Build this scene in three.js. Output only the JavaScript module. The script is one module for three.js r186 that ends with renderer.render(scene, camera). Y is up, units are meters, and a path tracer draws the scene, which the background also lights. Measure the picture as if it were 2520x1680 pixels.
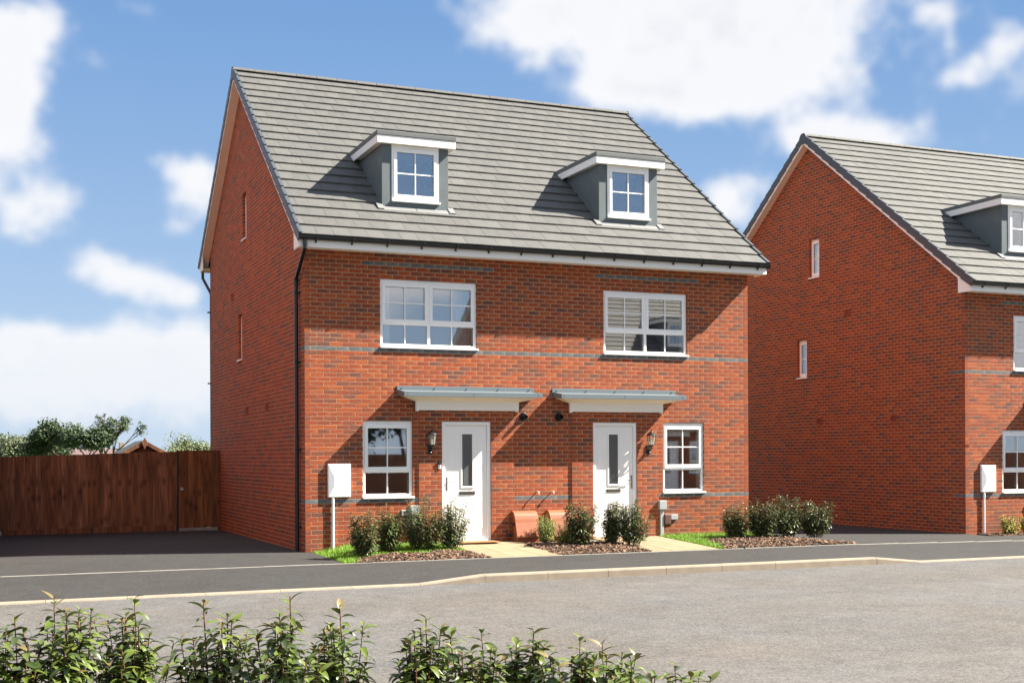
import * as THREE from 'three';
import { mergeGeometries, mergeVertices } from 'three/addons/utils/BufferGeometryUtils.js';
import { RoundedBoxGeometry } from 'three/addons/geometries/RoundedBoxGeometry.js';

// ---------------------------------------------------------------- camera, sky, sun, exposure
const scene = new THREE.Scene();
const renderer = new THREE.WebGLRenderer({ antialias: true });
renderer.toneMapping = THREE.LinearToneMapping;
const EXPOSURE = 3.7;
renderer.toneMappingExposure = EXPOSURE;
renderer.shadowMap.enabled = true;

const camera = new THREE.PerspectiveCamera(39.588, 2520 / 2251, 0.1, 1500);
camera.position.set(-5.113, 1.594, 21.291);
camera.rotation.order = 'YXZ';
camera.rotation.set(0, -0.3973, -0.0051);
camera.setViewOffset(2520, 2251, 0, 0, 2520, 1680);       // a rising front: verticals stay upright
camera.updateMatrixWorld(true);

const SUN = new THREE.Vector3(3.08, 2.92, 1).normalize();
const sun = new THREE.DirectionalLight(new THREE.Color(1, 0.93, 0.80), 5);
sun.position.copy(SUN).multiplyScalar(60).add(new THREE.Vector3(5, 0, 2));
sun.target.position.set(5, 0, 2);
sun.castShadow = true;
sun.shadow.mapSize.set(4096, 4096);
Object.assign(sun.shadow.camera, { left: -35, right: 35, top: 30, bottom: -30, near: 1, far: 160 });
scene.add(sun, sun.target);

// ---- random numbers and noise
function rng(seed) {
  let s = seed | 0;
  return () => { s = (s + 0x6d2b79f5) | 0; let t = Math.imul(s ^ (s >>> 15), 1 | s); t = (t + Math.imul(t ^ (t >>> 7), 61 | t)) ^ t; return ((t ^ (t >>> 14)) >>> 0) / 4294967296; };
}
const LAT = (() => { const r = rng(77), a = new Float32Array(65536); for (let i = 0; i < 65536; i++) a[i] = r(); return a; })();
function vnoise(x, y, px, py, o = 0) {                      // value noise that repeats every px, py cells
  const ix = Math.floor(x), iy = Math.floor(y), fx = x - ix, fy = y - iy, sx = fx * fx * (3 - 2 * fx), sy = fy * fy * (3 - 2 * fy);
  const w = (a, p) => ((a % p) + p) % p, x0 = w(ix, px), x1 = w(ix + 1, px), y0 = w(iy, py), y1 = w(iy + 1, py);
  const h = (a, b) => LAT[(a * 157 + b * 4093 + o * 7919) & 65535];
  return (h(x0, y0) * (1 - sx) + h(x1, y0) * sx) * (1 - sy) + (h(x0, y1) * (1 - sx) + h(x1, y1) * sx) * sy;
}
function fbm(x, y, px, py, oct, o = 0) { let s = 0, a = 0.5, t = 0; for (let i = 0; i < oct; i++) { s += a * vnoise(x, y, px, py, o + i); t += a; x *= 2; y *= 2; px *= 2; py *= 2; a *= 0.5; } return s / t; }
const clamp = (v, a, b) => Math.min(b, Math.max(a, v)), lerp = (a, b, t) => a + (b - a) * t;
const sstep = (a, b, v) => { const t = clamp((v - a) / (b - a), 0, 1); return t * t * (3 - 2 * t); };

// ---- the sky: blue air, paler to the horizon, with fair-weather clouds [azimuth, elevation, half width, half height, strength] in degrees
const CLOUDS = [[28.34,18.71,5.91,1.48,1.00],[32.65,17.69,4.03,2.15,1.00],[35.29,17.20,2.93,1.81,1.00],[30.50,16.47,3.39,1.34,1.00],[23.60,18.81,1.83,0.99,0.90],[29.2,21.3,5.6,1.6,1.00],[34.44,20.31,5.16,1.92,1.00],[25.6,19.5,2.4,0.7,0.80],[31.21,15.61,2.67,0.76,0.90],[28.33,16.22,1.99,1.01,0.90],[26.69,16.01,1.09,0.42,0.45],[23.95,17.23,0.73,0.50,0.45],[36.84,13.96,1.88,0.84,1.00],[38.72,13.42,1.85,0.75,1.00],[35.97,13.43,1.04,0.68,1.00],[41.74,18.24,0.98,0.47,0.60],[44.00,16.74,0.63,0.79,0.70],[42.22,15.66,0.65,0.35,0.60],[43.03,16.06,0.72,0.48,0.50],[41.90,17.13,0.26,0.63,0.35],[44.63,16.98,0.63,0.47,0.40],[32.62,10.75,1.24,1.31,0.75],[31.91,11.30,0.89,0.87,0.60],[33.86,11.91,1.05,0.52,0.45],[1.53,15.99,1.28,1.91,1.00],[1.86,17.44,1.45,0.94,0.90],[1.20,13.41,1.04,1.54,0.95],[2.82,17.85,0.81,0.78,0.75],[-0.36,15.33,1.88,2.86,1.00],[4.78,16.69,0.75,0.45,0.60],[1.83,11.01,1.94,0.99,0.55],[1.82,9.69,1.29,1.00,0.50],[3.28,10.94,0.82,0.67,0.40],[6.30,18.80,0.85,0.32,0.45],[8.48,12.40,1.04,0.59,0.70],[8.82,11.05,1.21,0.95,0.65],[7.95,9.99,0.86,0.52,0.55],[9.34,11.93,1.04,1.03,0.75],[7.20,12.76,0.68,0.34,0.35],[4.41,8.47,0.83,0.77,0.80],[5.49,7.83,1.35,0.69,0.90],[7.17,7.54,1.37,0.69,0.75],[8.28,7.14,0.69,0.52,0.60],[1.64,5.14,1.45,0.76,0.95],[3.24,4.16,3.32,1.20,0.95],[5.72,4.73,2.20,1.05,0.95],[8.44,4.77,1.91,1.24,0.95],[5.71,2.98,5.50,1.40,0.80],[2.10,2.08,3.61,1.03,0.65],[10.87,3.56,3.55,1.61,0.80]];
{
  const r = rng(5);                                          // the same kind of clouds all round
  for (let i = 0; i < 230; i++) {
    const az = -180 + 360 * r(), el = 2 + 60 * Math.pow(r(), 1.7), w = (1.5 + 5 * r()) * (0.5 + el / 25), n = 2 + (r() * 4 | 0);
    if (az > -6 && az < 50 && el < 24) continue;
    for (let k = 0; k < n; k++) CLOUDS.push([az + (r() - 0.5) * w * 2, el + (r() - 0.5) * w * 0.5, w * (0.5 + 0.5 * r()), w * (0.2 + 0.25 * r()), 0.6 + 0.4 * r()]);
  }
  const W = 2048, H = 1024, data = new Float32Array(W * H * 4), D = new Float32Array(W * H);
  for (const [az, el, rw, rh, s] of CLOUDS) {
    const cosE = Math.max(0.2, Math.cos(el * Math.PI / 180)), k = 2.3, e0 = el - rh * k, e1 = el + rh * k, a0 = az - rw * k / cosE, a1 = az + rw * k / cosE;
    for (let j = Math.max(0, Math.floor((e0 + 90) / 180 * H)); j < Math.min(H, Math.ceil((e1 + 90) / 180 * H)); j++) {
      const e = (j + 0.5) / H * 180 - 90;
      for (let i = Math.floor((a0 - 90 + 180) / 360 * W); i < Math.ceil((a1 - 90 + 180) / 360 * W); i++) {
        const a = (i + 0.5) / W * 360 - 180 + 90, dx = (a - az) * cosE / rw, dy = (e - el) / rh, q = Math.exp(-(dx * dx + dy * dy) * 0.75) * s, n = j * W + ((i % W) + W) % W;
        D[n] = D[n] + q * (1 - D[n] * 0.55);
      }
    }
  }
  for (let j = 0; j < H; j++) {
    const e = (j + 0.5) / H * 180 - 90, t = clamp(e / 90, 0, 1), h = Math.pow(1 - t, 5);
    for (let i = 0; i < W; i++) {
      const x = i / W, n = fbm(x * 256, j / H * 128, 256, 128, 5), fine = fbm(x * 640, j / H * 400, 640, 400, 3, 9);
      const d = D[j * W + i] + (n - 0.5) * 0.85 + (fine - 0.5) * 0.42, m = Math.pow(sstep(0.20, 1.12, d), 1.1) * clamp(D[j * W + i] * 2.2, 0, 1), core = sstep(0.7, 1.5, d + (n - 0.5) * 0.6);
      const haze = Math.exp(-Math.max(0, e) / 6.5);
      let c = [lerp(0.075, 0.43, h), lerp(0.24, 0.66, h), lerp(0.60, 0.94, h)];
      c = [lerp(c[0], 0.62, haze * 0.95), lerp(c[1], 0.73, haze * 0.95), lerp(c[2], 0.86, haze * 0.95)];
      const gr = 0.04 * core + 0.12 * sstep(0.5, 0.8, 1 - n) * core; const w = [1.0 - gr * 1.1, 1.0 - gr, 1.02 - gr * 0.8];
      if (e > 0) for (let k = 0; k < 3; k++) w[k] = lerp(w[k], [0.70, 0.78, 0.88][k], Math.exp(-e / 3.2) * 0.8);
      const o = (j * W + i) * 4;
      for (let k = 0; k < 3; k++) { let v = lerp(c[k], w[k], m * 0.97); if (e < 0) v = lerp(v, [0.3, 0.32, 0.3][k], sstep(0, -4, e)); data[o + k] = v / EXPOSURE; }
      data[o + 3] = 1;
    }
  }
  const sky = new THREE.DataTexture(data, W, H, THREE.RGBAFormat, THREE.FloatType);
  sky.mapping = THREE.EquirectangularReflectionMapping; sky.magFilter = THREE.LinearFilter; sky.minFilter = THREE.LinearFilter; sky.wrapS = THREE.RepeatWrapping;
  sky.colorSpace = THREE.LinearSRGBColorSpace; sky.needsUpdate = true;
  scene.background = sky; scene.environment = sky;
}

// ---------------------------------------------------------------- helpers
const taken = new Map();
function numbered(name) { const n = taken.get(name) || 0; taken.set(name, n + 1); return n ? name + '_' + String(n).padStart(3, '0') : name; }
function tag(o, label, category, group, kind) { Object.assign(o.userData, { label, category }); if (group) o.userData.group = group; if (kind) o.userData.kind = kind; return o; }
function prep(g) {
  g = g.index ? g.toNonIndexed() : g;
  for (const k of Object.keys(g.attributes)) if (!['position', 'normal', 'uv', 'color'].includes(k)) g.deleteAttribute(k);
  if (!g.attributes.normal) g.computeVertexNormals();
  return g;
}
function boxUV(g, s = 1) {                                   // uv in metres on the face that each triangle points to
  const p = g.attributes.position, n = g.attributes.normal, uv = new Float32Array(p.count * 2);
  for (let i = 0; i < p.count; i++) {
    const ax = Math.abs(n.getX(i)), ay = Math.abs(n.getY(i)), az = Math.abs(n.getZ(i));
    const [u, v] = ay >= ax && ay >= az ? [p.getX(i), -p.getZ(i)] : ax > az ? [-p.getZ(i), p.getY(i)] : [p.getX(i), p.getY(i)];
    uv[2 * i] = u * s; uv[2 * i + 1] = v * s;
  }
  g.setAttribute('uv', new THREE.BufferAttribute(uv, 2)); return g;
}
function join(geos) {
  geos = [].concat(geos).map(prep);
  const col = geos.some((g) => g.attributes.color);
  for (const g of geos) { boxUV(g); if (!col) g.deleteAttribute('color'); }
  return geos.length === 1 ? geos[0] : mergeGeometries(geos);
}
function mesh(name, geo, mat, parent) { const m = new THREE.Mesh(geo, mat); m.name = name; m.castShadow = m.receiveShadow = true; (parent || scene).add(m); return m; }
function obj(name, geos, mat, parent) { return mesh(parent ? name : numbered(name), join(geos), mat, parent); }
function struct(name, geos, mat) { const m = obj(name, geos, mat); m.userData.kind = 'structure'; return m; }
function thing(name, label, category, pos = [0, 0, 0], ry = 0, group) {
  const o = new THREE.Group(); o.name = numbered(name); o.position.set(...pos); o.rotation.y = ry; scene.add(o); return tag(o, label, category, group);
}
function sub(name, parent, pos = [0, 0, 0], ry = 0) { const o = new THREE.Group(); o.name = name; o.position.set(...pos); o.rotation.y = ry; parent.add(o); return o; }
const B = (x0, x1, y0, y1, z0, z1) => new THREE.BoxGeometry(x1 - x0, y1 - y0, z1 - z0).translate((x0 + x1) / 2, (y0 + y1) / 2, (z0 + z1) / 2);
const RB = (x0, x1, y0, y1, z0, z1, r = 0.005) => new RoundedBoxGeometry(x1 - x0, y1 - y0, z1 - z0, 2, r).translate((x0 + x1) / 2, (y0 + y1) / 2, (z0 + z1) / 2);
const V = (x, y, z) => new THREE.Vector3(x, y, z);
function tube(pts, r, seg = 24, rad = 8, closed = false) { return new THREE.TubeGeometry(new THREE.CatmullRomCurve3(pts.map((p) => V(...p)), closed, 'catmullrom', 0.05), seg, r, rad, closed); }
function rod(a, b, r, rad = 10, r2 = r) {
  const A = V(...a), Bv = V(...b), d = Bv.clone().sub(A), g = new THREE.CylinderGeometry(r2, r, d.length(), rad, 1);
  g.applyQuaternion(new THREE.Quaternion().setFromUnitVectors(V(0, 1, 0), d.clone().normalize())); return g.translate(...A.add(Bv).multiplyScalar(0.5).toArray());
}
const rectShape = (x0, x1, y0, y1, C = THREE.Shape) => { const s = new C(); s.moveTo(x0, y0); s.lineTo(x1, y0); s.lineTo(x1, y1); s.lineTo(x0, y1); s.closePath(); return s; };
function frameGeo(x0, x1, y0, y1, holes, z0, z1, bevel = 0.006) {
  const s = rectShape(x0 + bevel, x1 - bevel, y0 + bevel, y1 - bevel);
  for (const [a, b, c, d] of holes) s.holes.push(rectShape(a - bevel, b + bevel, c - bevel, d + bevel, THREE.Path));
  return new THREE.ExtrudeGeometry(s, { depth: z1 - z0 - bevel, bevelEnabled: true, bevelThickness: bevel, bevelSize: bevel, bevelSegments: 2 }).translate(0, 0, z0);
}
function polyPrism(pts, depth) { const s = new THREE.Shape(pts.map((p) => new THREE.Vector2(...p))); return new THREE.ExtrudeGeometry(s, { depth, bevelEnabled: false }); }

// ---- textures: what surfaces are made of
function tex(w, h, fn, repX = 1, repY = repX, srgb = true) {
  const d = new Uint8Array(w * h * 4);
  for (let j = 0; j < h; j++) for (let i = 0; i < w; i++) { const c = fn(i / w, j / h, i, j), o = (j * w + i) * 4; for (let k = 0; k < 3; k++) d[o + k] = clamp(Math.round((Array.isArray(c) ? c[k] : c) * 255), 0, 255); d[o + 3] = 255; }
  const t = new THREE.DataTexture(d, w, h); t.wrapS = t.wrapT = THREE.RepeatWrapping; t.magFilter = THREE.LinearFilter; t.minFilter = THREE.LinearMipmapLinearFilter; t.generateMipmaps = true;
  if (srgb) t.colorSpace = THREE.SRGBColorSpace; t.repeat.set(repX, repY); t.needsUpdate = true; return t;
}
const rt = rng(31);
const texBrick = tex(256, 256, (x, y) => { const n = fbm(x * 48, y * 48, 48, 48, 3), s = fbm(x * 6, y * 24, 6, 24, 3, 4); return 0.80 + 0.22 * (n - 0.5) + 0.30 * (s - 0.5) + 0.12 * (rt() - 0.5) ; }, 1.7, 1.9);
const texMortar = tex(256, 256, (x, y) => 0.84 + 0.25 * (fbm(x * 24, y * 24, 24, 24, 4) - 0.5) + 0.1 * (rt() - 0.5), 2.3);
const texTile = tex(512, 512, (x, y) => { const n = fbm(x * 10, y * 10, 10, 10, 5), st = fbm(x * 60, y * 8, 60, 8, 2, 3); return 0.88 + 0.12 * (n - 0.5) + 0.07 * (st - 0.5) + 0.06 * (rt() - 0.5); }, 0.61);
const asphalt = (light) => tex(2048, 2048, (x, y) => {
  const co = fbm(x * 5, y * 9, 5, 9, 4), mid = fbm(x * 40, y * 40, 40, 40, 4, 5), g = rt();
  let v = 0.74 + 0.11 * (co - 0.5) + 0.13 * (mid - 0.5) + (g - 0.5) * 0.4 + 0.24 * (vnoise(x * 640, y * 640, 640, 640, 33) - 0.5) + 0.13 * (vnoise(x * 300, y * 300, 300, 300, 34) - 0.5);
  const pit = sstep(0.58, 0.74, fbm(x * 11, y * 16, 11, 16, 3, 21)); if (g > 0.988) v += 0.22; else if (g < 0.02 + 0.10 * pit) v -= 0.32;
  const warm = light * (fbm(x * 7, y * 7, 7, 7, 3, 12) - 0.5) * 0.08;
  return [v * (1 + warm), v, v * (1 - warm)];
}, 1 / 9, 1 / 9);
const texRoad = asphalt(1), texDrive = asphalt(0.4);
const texWood = tex(256, 1024, (x, y) => {
  const g = fbm(x * 40 + 3 * fbm(x * 3, y * 5, 3, 5, 2), y * 6, 40, 6, 4), b = fbm(x * 5, y * 3, 5, 3, 3, 2); let v = 0.74 + 0.42 * (g - 0.5) + 0.4 * (b - 0.5);
  const kx = [0.2, 0.7, 0.45, 0.85, 0.3], ky = [0.13, 0.33, 0.55, 0.74, 0.92]; let k = 0;
  for (let i = 0; i < 5; i++) { const dx = (x - kx[i]) * 10, dy = (y - ky[i]) * 24; k = Math.max(k, Math.exp(-(dx * dx + dy * dy))); }
  v *= 1 - 0.28 * k; return [v, v * 0.97, v * 0.94];
}, 1.9, 0.55);
const texSlab = tex(512, 512, (x, y) => 0.88 + 0.16 * (fbm(x * 8, y * 8, 8, 8, 5) - 0.5) + 0.1 * (rt() - 0.5), 0.9);
const texRender = tex(256, 256, (x, y) => 0.9 + 0.12 * (fbm(x * 7, y * 7, 7, 7, 4) - 0.5) + 0.06 * (rt() - 0.5), 0.8);
const texBump = tex(512, 512, (x, y) => 0.3 * fbm(x * 90, y * 90, 90, 90, 3) + 0.7 * rt(), 1.2, 1.2, false);

const std = (rgb, rough = 0.8, more = {}) => { const m = new THREE.MeshStandardMaterial({ roughness: rough, side: THREE.DoubleSide, ...more }); m.color.setRGB(...rgb); return m; };
const phy = (rgb, rough, more = {}) => { const m = new THREE.MeshPhysicalMaterial({ roughness: rough, side: THREE.DoubleSide, ...more }); m.color.setRGB(...rgb); return m; };
const M = {
  mortar: std([0.60, 0.37, 0.225], 0.95, { map: texMortar }), plaster: std([0.62, 0.58, 0.52], 0.9), floor: std([0.25, 0.2, 0.16], 0.8),
  upvc: std([0.89, 0.89, 0.89], 0.32), white: std([0.89, 0.875, 0.86], 0.5), cream: std([0.86, 0.79, 0.66], 0.6), sill: std([0.84, 0.84, 0.83], 0.35),
  black: std([0.012, 0.013, 0.015], 0.3), iron: std([0.015, 0.016, 0.018], 0.38), gasket: std([0.02, 0.02, 0.02], 0.7),
  glass: phy([1, 1, 1], 0.02, { transmission: 1, thickness: 0, ior: 2.33 }), lampGlass: phy([0.95, 0.92, 0.85], 0.15, { transmission: 0.85, thickness: 0, ior: 1.5 }),
  steel: std([0.55, 0.55, 0.55], 0.28, { metalness: 1 }), darkSteel: std([0.22, 0.21, 0.19], 0.3, { metalness: 1 }), chrome: std([0.5, 0.5, 0.5], 0.15, { metalness: 1 }),
  grp: std([0.135, 0.165, 0.18], 0.6, { map: texRender }), flatRoof: std([0.15, 0.165, 0.17], 0.7, { map: texRender }), canopyGrey: std([0.135, 0.165, 0.185], 0.45),
  lead: std([0.24, 0.245, 0.25], 0.5, { map: texRender }), verge: std([0.055, 0.068, 0.085], 0.5), felt: std([0.03, 0.03, 0.03], 0.9),
  slate: std([0.05, 0.055, 0.06], 0.8), terra: std([0.37, 0.105, 0.038], 0.55, { map: texRender }), airbrick: std([0.30, 0.075, 0.045], 0.8), rust: std([0.16, 0.06, 0.035], 0.7),
  road: std([0.188, 0.177, 0.170], 0.9, { map: texRoad, bumpMap: texBump, bumpScale: 0.004 }), drive: std([0.054, 0.0525, 0.0515], 0.92, { map: texDrive, bumpMap: texBump, bumpScale: 0.004 }),
  kerb: std([0.36, 0.292, 0.222], 0.85, { map: texSlab }), edging: std([0.34, 0.32, 0.285], 0.85, { map: texSlab }),
  soil: std([0.075, 0.05, 0.035], 0.95, { map: texMortar }), turf: std([0.07, 0.14, 0.015], 0.95), gravel: std([0.30, 0.25, 0.19], 0.95, { map: texDrive }),
  field: std([0.07, 0.10, 0.03], 1), mat: std([0.42, 0.20, 0.075], 0.95, { map: texMortar }), curtain: phy([0.85, 0.86, 0.86], 0.9, { transmission: 0.3, thickness: 0 }),
  bark: std([0.07, 0.05, 0.035], 0.95), shedWood: std([0.30, 0.13, 0.055], 0.8, { map: texWood }), greyBox: std([0.36, 0.39, 0.40], 0.5), brownBox: std([0.11, 0.055, 0.045], 0.5), pink: std([0.13, 0.085, 0.085], 0.85),
};
// brick colours, linear: orange reds, reds, brown and purple reds; then the blue-grey of the string courses
const PAL = [[0.54, 0.116, 0.026], [0.50, 0.100, 0.025], [0.475, 0.090, 0.024], [0.44, 0.094, 0.030], [0.42, 0.083, 0.027], [0.375, 0.088, 0.034], [0.33, 0.089, 0.042], [0.28, 0.091, 0.052], [0.24, 0.084, 0.055], [0.53, 0.125, 0.033],
  [0.215, 0.225, 0.235], [0.180, 0.192, 0.205]];
const brickMats = PAL.map((c) => std(c, 0.85, { map: texBrick }));
const brickInst = std([1, 1, 1], 0.85, { map: texBrick });
const TPAL = [[0.118, 0.117, 0.113], [0.113, 0.112, 0.109], [0.124, 0.123, 0.118], [0.109, 0.109, 0.107]];
const tileMats = TPAL.map((c) => std(c, 0.75, { map: texTile }));
const tileInst = std([1, 1, 1], 0.75, { map: texTile });

// ---- how large a spot shows in the picture (to pick which bricks and tiles are built one by one)
const viewM = camera.matrixWorldInverse.copy(camera.matrixWorld).invert().clone(), Fpx = 3127.4;
function shown(p, n, area) {
  const q = p.clone().applyMatrix4(viewM), d = -q.z; if (d < 1) return 0;
  const u = 1260 + Fpx * q.x / d, v = 1125.5 - Fpx * q.y / d; if (u < -10 || u > 2530 || v < -10 || v > 1690) return 0;
  const to = camera.position.clone().sub(p).normalize(); return Math.max(0, to.dot(n)) * area * (Fpx / d) ** 2;
}

// brick: face slightly rounded, 18 triangles, front at z = 0, length 1 (scaled), centred on its face
const brickGeo = (() => {
  const x = 0.5, y = 0.0325, bx = 0.5 - 0.0025 / 0.215, by = y - 0.0025, z = -0.003, zb = -0.096, P = [], q = (a, b, c, d) => P.push(...a, ...b, ...c, ...a, ...c, ...d);
  const f = [[-bx, -by, 0], [bx, -by, 0], [bx, by, 0], [-bx, by, 0]], e = [[-x, -y, z], [x, -y, z], [x, y, z], [-x, y, z]], k = [[-x, -y, zb], [x, -y, zb], [x, y, zb], [-x, y, zb]];
  q(...f); for (let i = 0; i < 4; i++) { const j = (i + 1) % 4; q(f[i], e[i], e[j], f[j]); q(e[i], k[i], k[j], e[j]); }
  const g = new THREE.BufferGeometry(); g.setAttribute('position', new THREE.Float32BufferAttribute(P, 3)); g.computeVertexNormals();
  const uv = []; for (let i = 0; i < P.length; i += 3) uv.push(P[i] * 0.215 + P[i + 2], P[i + 1] + P[i + 2]);
  g.setAttribute('uv', new THREE.Float32BufferAttribute(uv, 2)); return g;
})();
const brickGeos = [0, 1, 2, 3, 4].map((k) => { const g = brickGeo.clone(), uv = g.attributes.uv; for (let i = 0; i < uv.count; i++) uv.setXY(i, uv.getX(i) + k * 0.13, uv.getY(i) + k * 0.21); return g; });
const tileGeo = (() => {
  const w = 0.1485, L0 = -0.42, t = 0.028, P = [], q = (a, b, c, d) => P.push(...a, ...b, ...c, ...a, ...c, ...d), c = 0.004;   // z runs down the slope to the nose at 0, y up from the slope
  const top = [[-w, t, L0], [w, t, L0], [w, t, -c], [-w, t, -c]], nose = [[-w, t - c, 0], [w, t - c, 0]], bot = [[-w, 0, L0], [w, 0, L0], [w, 0, 0], [-w, 0, 0]];
  q(top[3], top[2], top[1], top[0]); q(nose[0], nose[1], top[2], top[3]); q(bot[3], bot[2], nose[1], nose[0]);
  P.push(...bot[3], ...nose[0], ...top[3], ...bot[3], ...top[3], ...bot[0], ...bot[0], ...top[3], ...top[0]); P.push(...bot[2], ...top[2], ...nose[1], ...bot[2], ...bot[1], ...top[2], ...bot[1], ...top[1], ...top[2]);
  q(bot[0], bot[1], bot[2], bot[3]); q(bot[1], bot[0], top[0], top[1]);
  const g = new THREE.BufferGeometry(); g.setAttribute('position', new THREE.Float32BufferAttribute(P, 3)); g.computeVertexNormals(); return boxUV(g);
})();
const tileGeos = [0, 1, 2, 3].map((k) => { const g = tileGeo.clone(), uv = g.attributes.uv; for (let i = 0; i < uv.count; i++) uv.setXY(i, uv.getX(i) + k * 0.37, uv.getY(i) + k * 0.53); return g; });

// ================================================================ the ground
const gardenRise = (x, z) => { const t = clamp(1 - z / 2.2, 0, 1); return -0.03 + 0.105 * t * sstep(0.1, 0.8, x); };
const farDrop = (x) => -0.012 * Math.max(0, x - 9);
function sheet(x0, x1, z0, z1, nx, nz, fy) {
  const g = new THREE.PlaneGeometry(x1 - x0, z1 - z0, nx, nz).rotateX(-Math.PI / 2).translate((x0 + x1) / 2, 0, (z0 + z1) / 2), p = g.attributes.position;
  for (let i = 0; i < p.count; i++) p.setY(i, fy(p.getX(i), p.getZ(i))); g.computeVertexNormals(); return g;
}
function band(x0, x1, a, b, y) {                             // a strip alongside the near kerb
  const P = [], n = 160; for (let i = 0; i < n; i++) { const p = lerp(x0, x1, i / n), q = lerp(x0, x1, (i + 1) / n), A = [p, y, nearEdge(p) + a], Bq = [q, y, nearEdge(q) + a], Cq = [q, y, nearEdge(q) + b], D = [p, y, nearEdge(p) + b]; P.push(...A, ...D, ...Cq, ...A, ...Cq, ...Bq); }
  const g = new THREE.BufferGeometry(); g.setAttribute('position', new THREE.Float32BufferAttribute(P, 3)); g.computeVertexNormals(); return g;
}
struct('ground', sheet(-400, 400, -400, 400, 8, 8, () => -0.4), M.field);
struct('road', B(-70, 70, -0.36, -0.152, 4.7, 40), M.road);
const nearEdge = (x) => (x < -4.3 ? 11.72 : x < 3 ? 11.72 + 0.58 * (x + 4.3) : 15.95 + 0.75 * (x - 3));   // the near side bends away into a side road
// the far kerb: full stones between two dropped crossings
const kerbTop = (x) => lerp(-0.127, -0.037, clamp(Math.min((x - 0.45) / 0.95, (9.1 - x) / 0.945), 0, 1));
{
  const far = sub('kerb', scene); far.userData.kind = 'structure';
  const xs = []; for (let x = 0.45; x > -14; x -= 0.965) xs.unshift(x); xs.push(1.4); for (let k = 1; k <= 7; k++) xs.push(1.4 + k * 0.965); for (let x = 9.1; x < 26; x += 0.965) xs.push(x);
  const r = rng(11);
  for (let i = 0; i + 1 < xs.length; i++) {
    const a = xs[i] + 0.003, b = xs[i + 1] - 0.003, ya = kerbTop(xs[i]) , yb = kerbTop(xs[i + 1]), dz = (r() - 0.5) * 0.006, z0 = 4.655, z1 = 4.78 + dz, y0 = -0.34, bt = 0.012;
    const prof = (y) => [[z0, y0], [z0, y], [z1 - 0.022, y], [z1 - 0.010, y - bt * 0.6], [z1, y - bt * 2.2], [z1, y0]], A = prof(ya), Bp = prof(yb), P = [];
    for (let k = 0; k < 6; k++) { const n = (k + 1) % 6, p = (x, q) => [x, q[1], q[0]]; P.push(...p(a, A[k]), ...p(b, Bp[k]), ...p(b, Bp[n]), ...p(a, A[k]), ...p(b, Bp[n]), ...p(a, A[n])); }
    for (const [x, Q] of [[a, A], [b, Bp]]) for (let k = 1; k < 5; k++) for (const q of [Q[0], Q[k], Q[k + 1]]) P.push(x, q[1], q[0]);
    const g = new THREE.BufferGeometry(); g.setAttribute('position', new THREE.Float32BufferAttribute(P, 3)); g.computeVertexNormals(); obj('kerb_stone', g, M.kerb, far);
  }
  const near = sub('near_kerb', scene); near.userData.kind = 'structure';
  for (let x = -14; x < 12; x += 0.88) { const z0 = nearEdge(x), z1 = nearEdge(x + 0.88), L = Math.hypot(0.88, z1 - z0); obj('kerb_stone', new RoundedBoxGeometry(L - 0.006, 0.3, 0.125, 2, 0.012).rotateY(-Math.atan2(z1 - z0, 0.88)).translate(x + 0.44, -0.19, (z0 + z1) / 2 + 0.0625), M.kerb, near); }
  const ed = sub('path_edging', scene); ed.userData.kind = 'structure';
  for (let x = -14; x < 26; x += 0.915) { const y = farDrop(x) - 0.024 + (r() - 0.5) * 0.004; obj('edging_stone', RB(x + 0.002, x + 0.913, y - 0.25, y, 2.2, 2.25, 0.006), M.edging, ed); }
}
struct('pavement', sheet(-14, 26, 2.25, 4.655, 160, 12, (x, z) => { const t = sstep(2.9, 4.655, z); return lerp(-0.03 + farDrop(x), kerbTop(x) - 0.006, t); }), M.drive);
struct('near_pavement', band(-70, 12, 0.12, 2.1, -0.052), M.drive);
struct('near_verge', band(-70, 12, 2.1, 26, -0.06), M.soil);
struct('driveway', [sheet(-14, 0.1, -8.42, 2.2, 40, 40, (x, z) => -0.03 + 0.03 * clamp(1 - z / 2.2, 0, 1) - 0.005 * Math.max(0, -z)), sheet(-14, 0, -30, -8.42, 2, 2, () => -0.075)], M.drive);
struct('shared_driveway', sheet(8.9, 14.15, -14, 2.2, 20, 30, (x, z) => -0.03 + farDrop(x) - 0.004 * Math.max(0, -z) + 0.02 * clamp(1 - z / 2.2, 0, 1)), M.drive);
struct('lawn', [sheet(0.1, 2.45, 0, 2.2, 24, 20, gardenRise), sheet(6.82, 9.1, 0, 2.2, 16, 16, gardenRise)], M.turf);
struct('gravel_margin', sheet(3.88, 5.43, 0, 0.75, 6, 6, (x, z) => gardenRise(x, z) - 0.005), M.gravel);
struct('forecourt', sheet(14.15, 26, 0.9, 2.2, 10, 4, (x, z) => -0.03 + farDrop(x) + 0.01 * (2.2 - z)), M.drive);
for (const x0 of [2.45, 5.43]) {
  const path = sub(numbered('garden_path'), scene), r = rng(x0 * 100 | 0); path.userData.kind = 'structure';
  const cw = 1.43 / 3 * (x0 > 5 ? 0.972 : 1);
  for (let i = 0; i < 3; i++) for (let j = 0; j < 4; j++) {
    const z0 = j * 0.55, y = gardenRise(3, z0 + 0.275) + 0.012 + (r() - 0.5) * 0.004, m = slabMats()[(r() * 3) | 0];
    const s = obj('paving_slab', RB(-cw / 2 + 0.0018, cw / 2 - 0.0018, -0.05, 0, -0.2735, 0.2735, 0.004), m, path); s.position.set(x0 + (i + 0.5) * cw, y, z0 + 0.275); s.rotation.x = 0.0477 ;
  }
}
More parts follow.
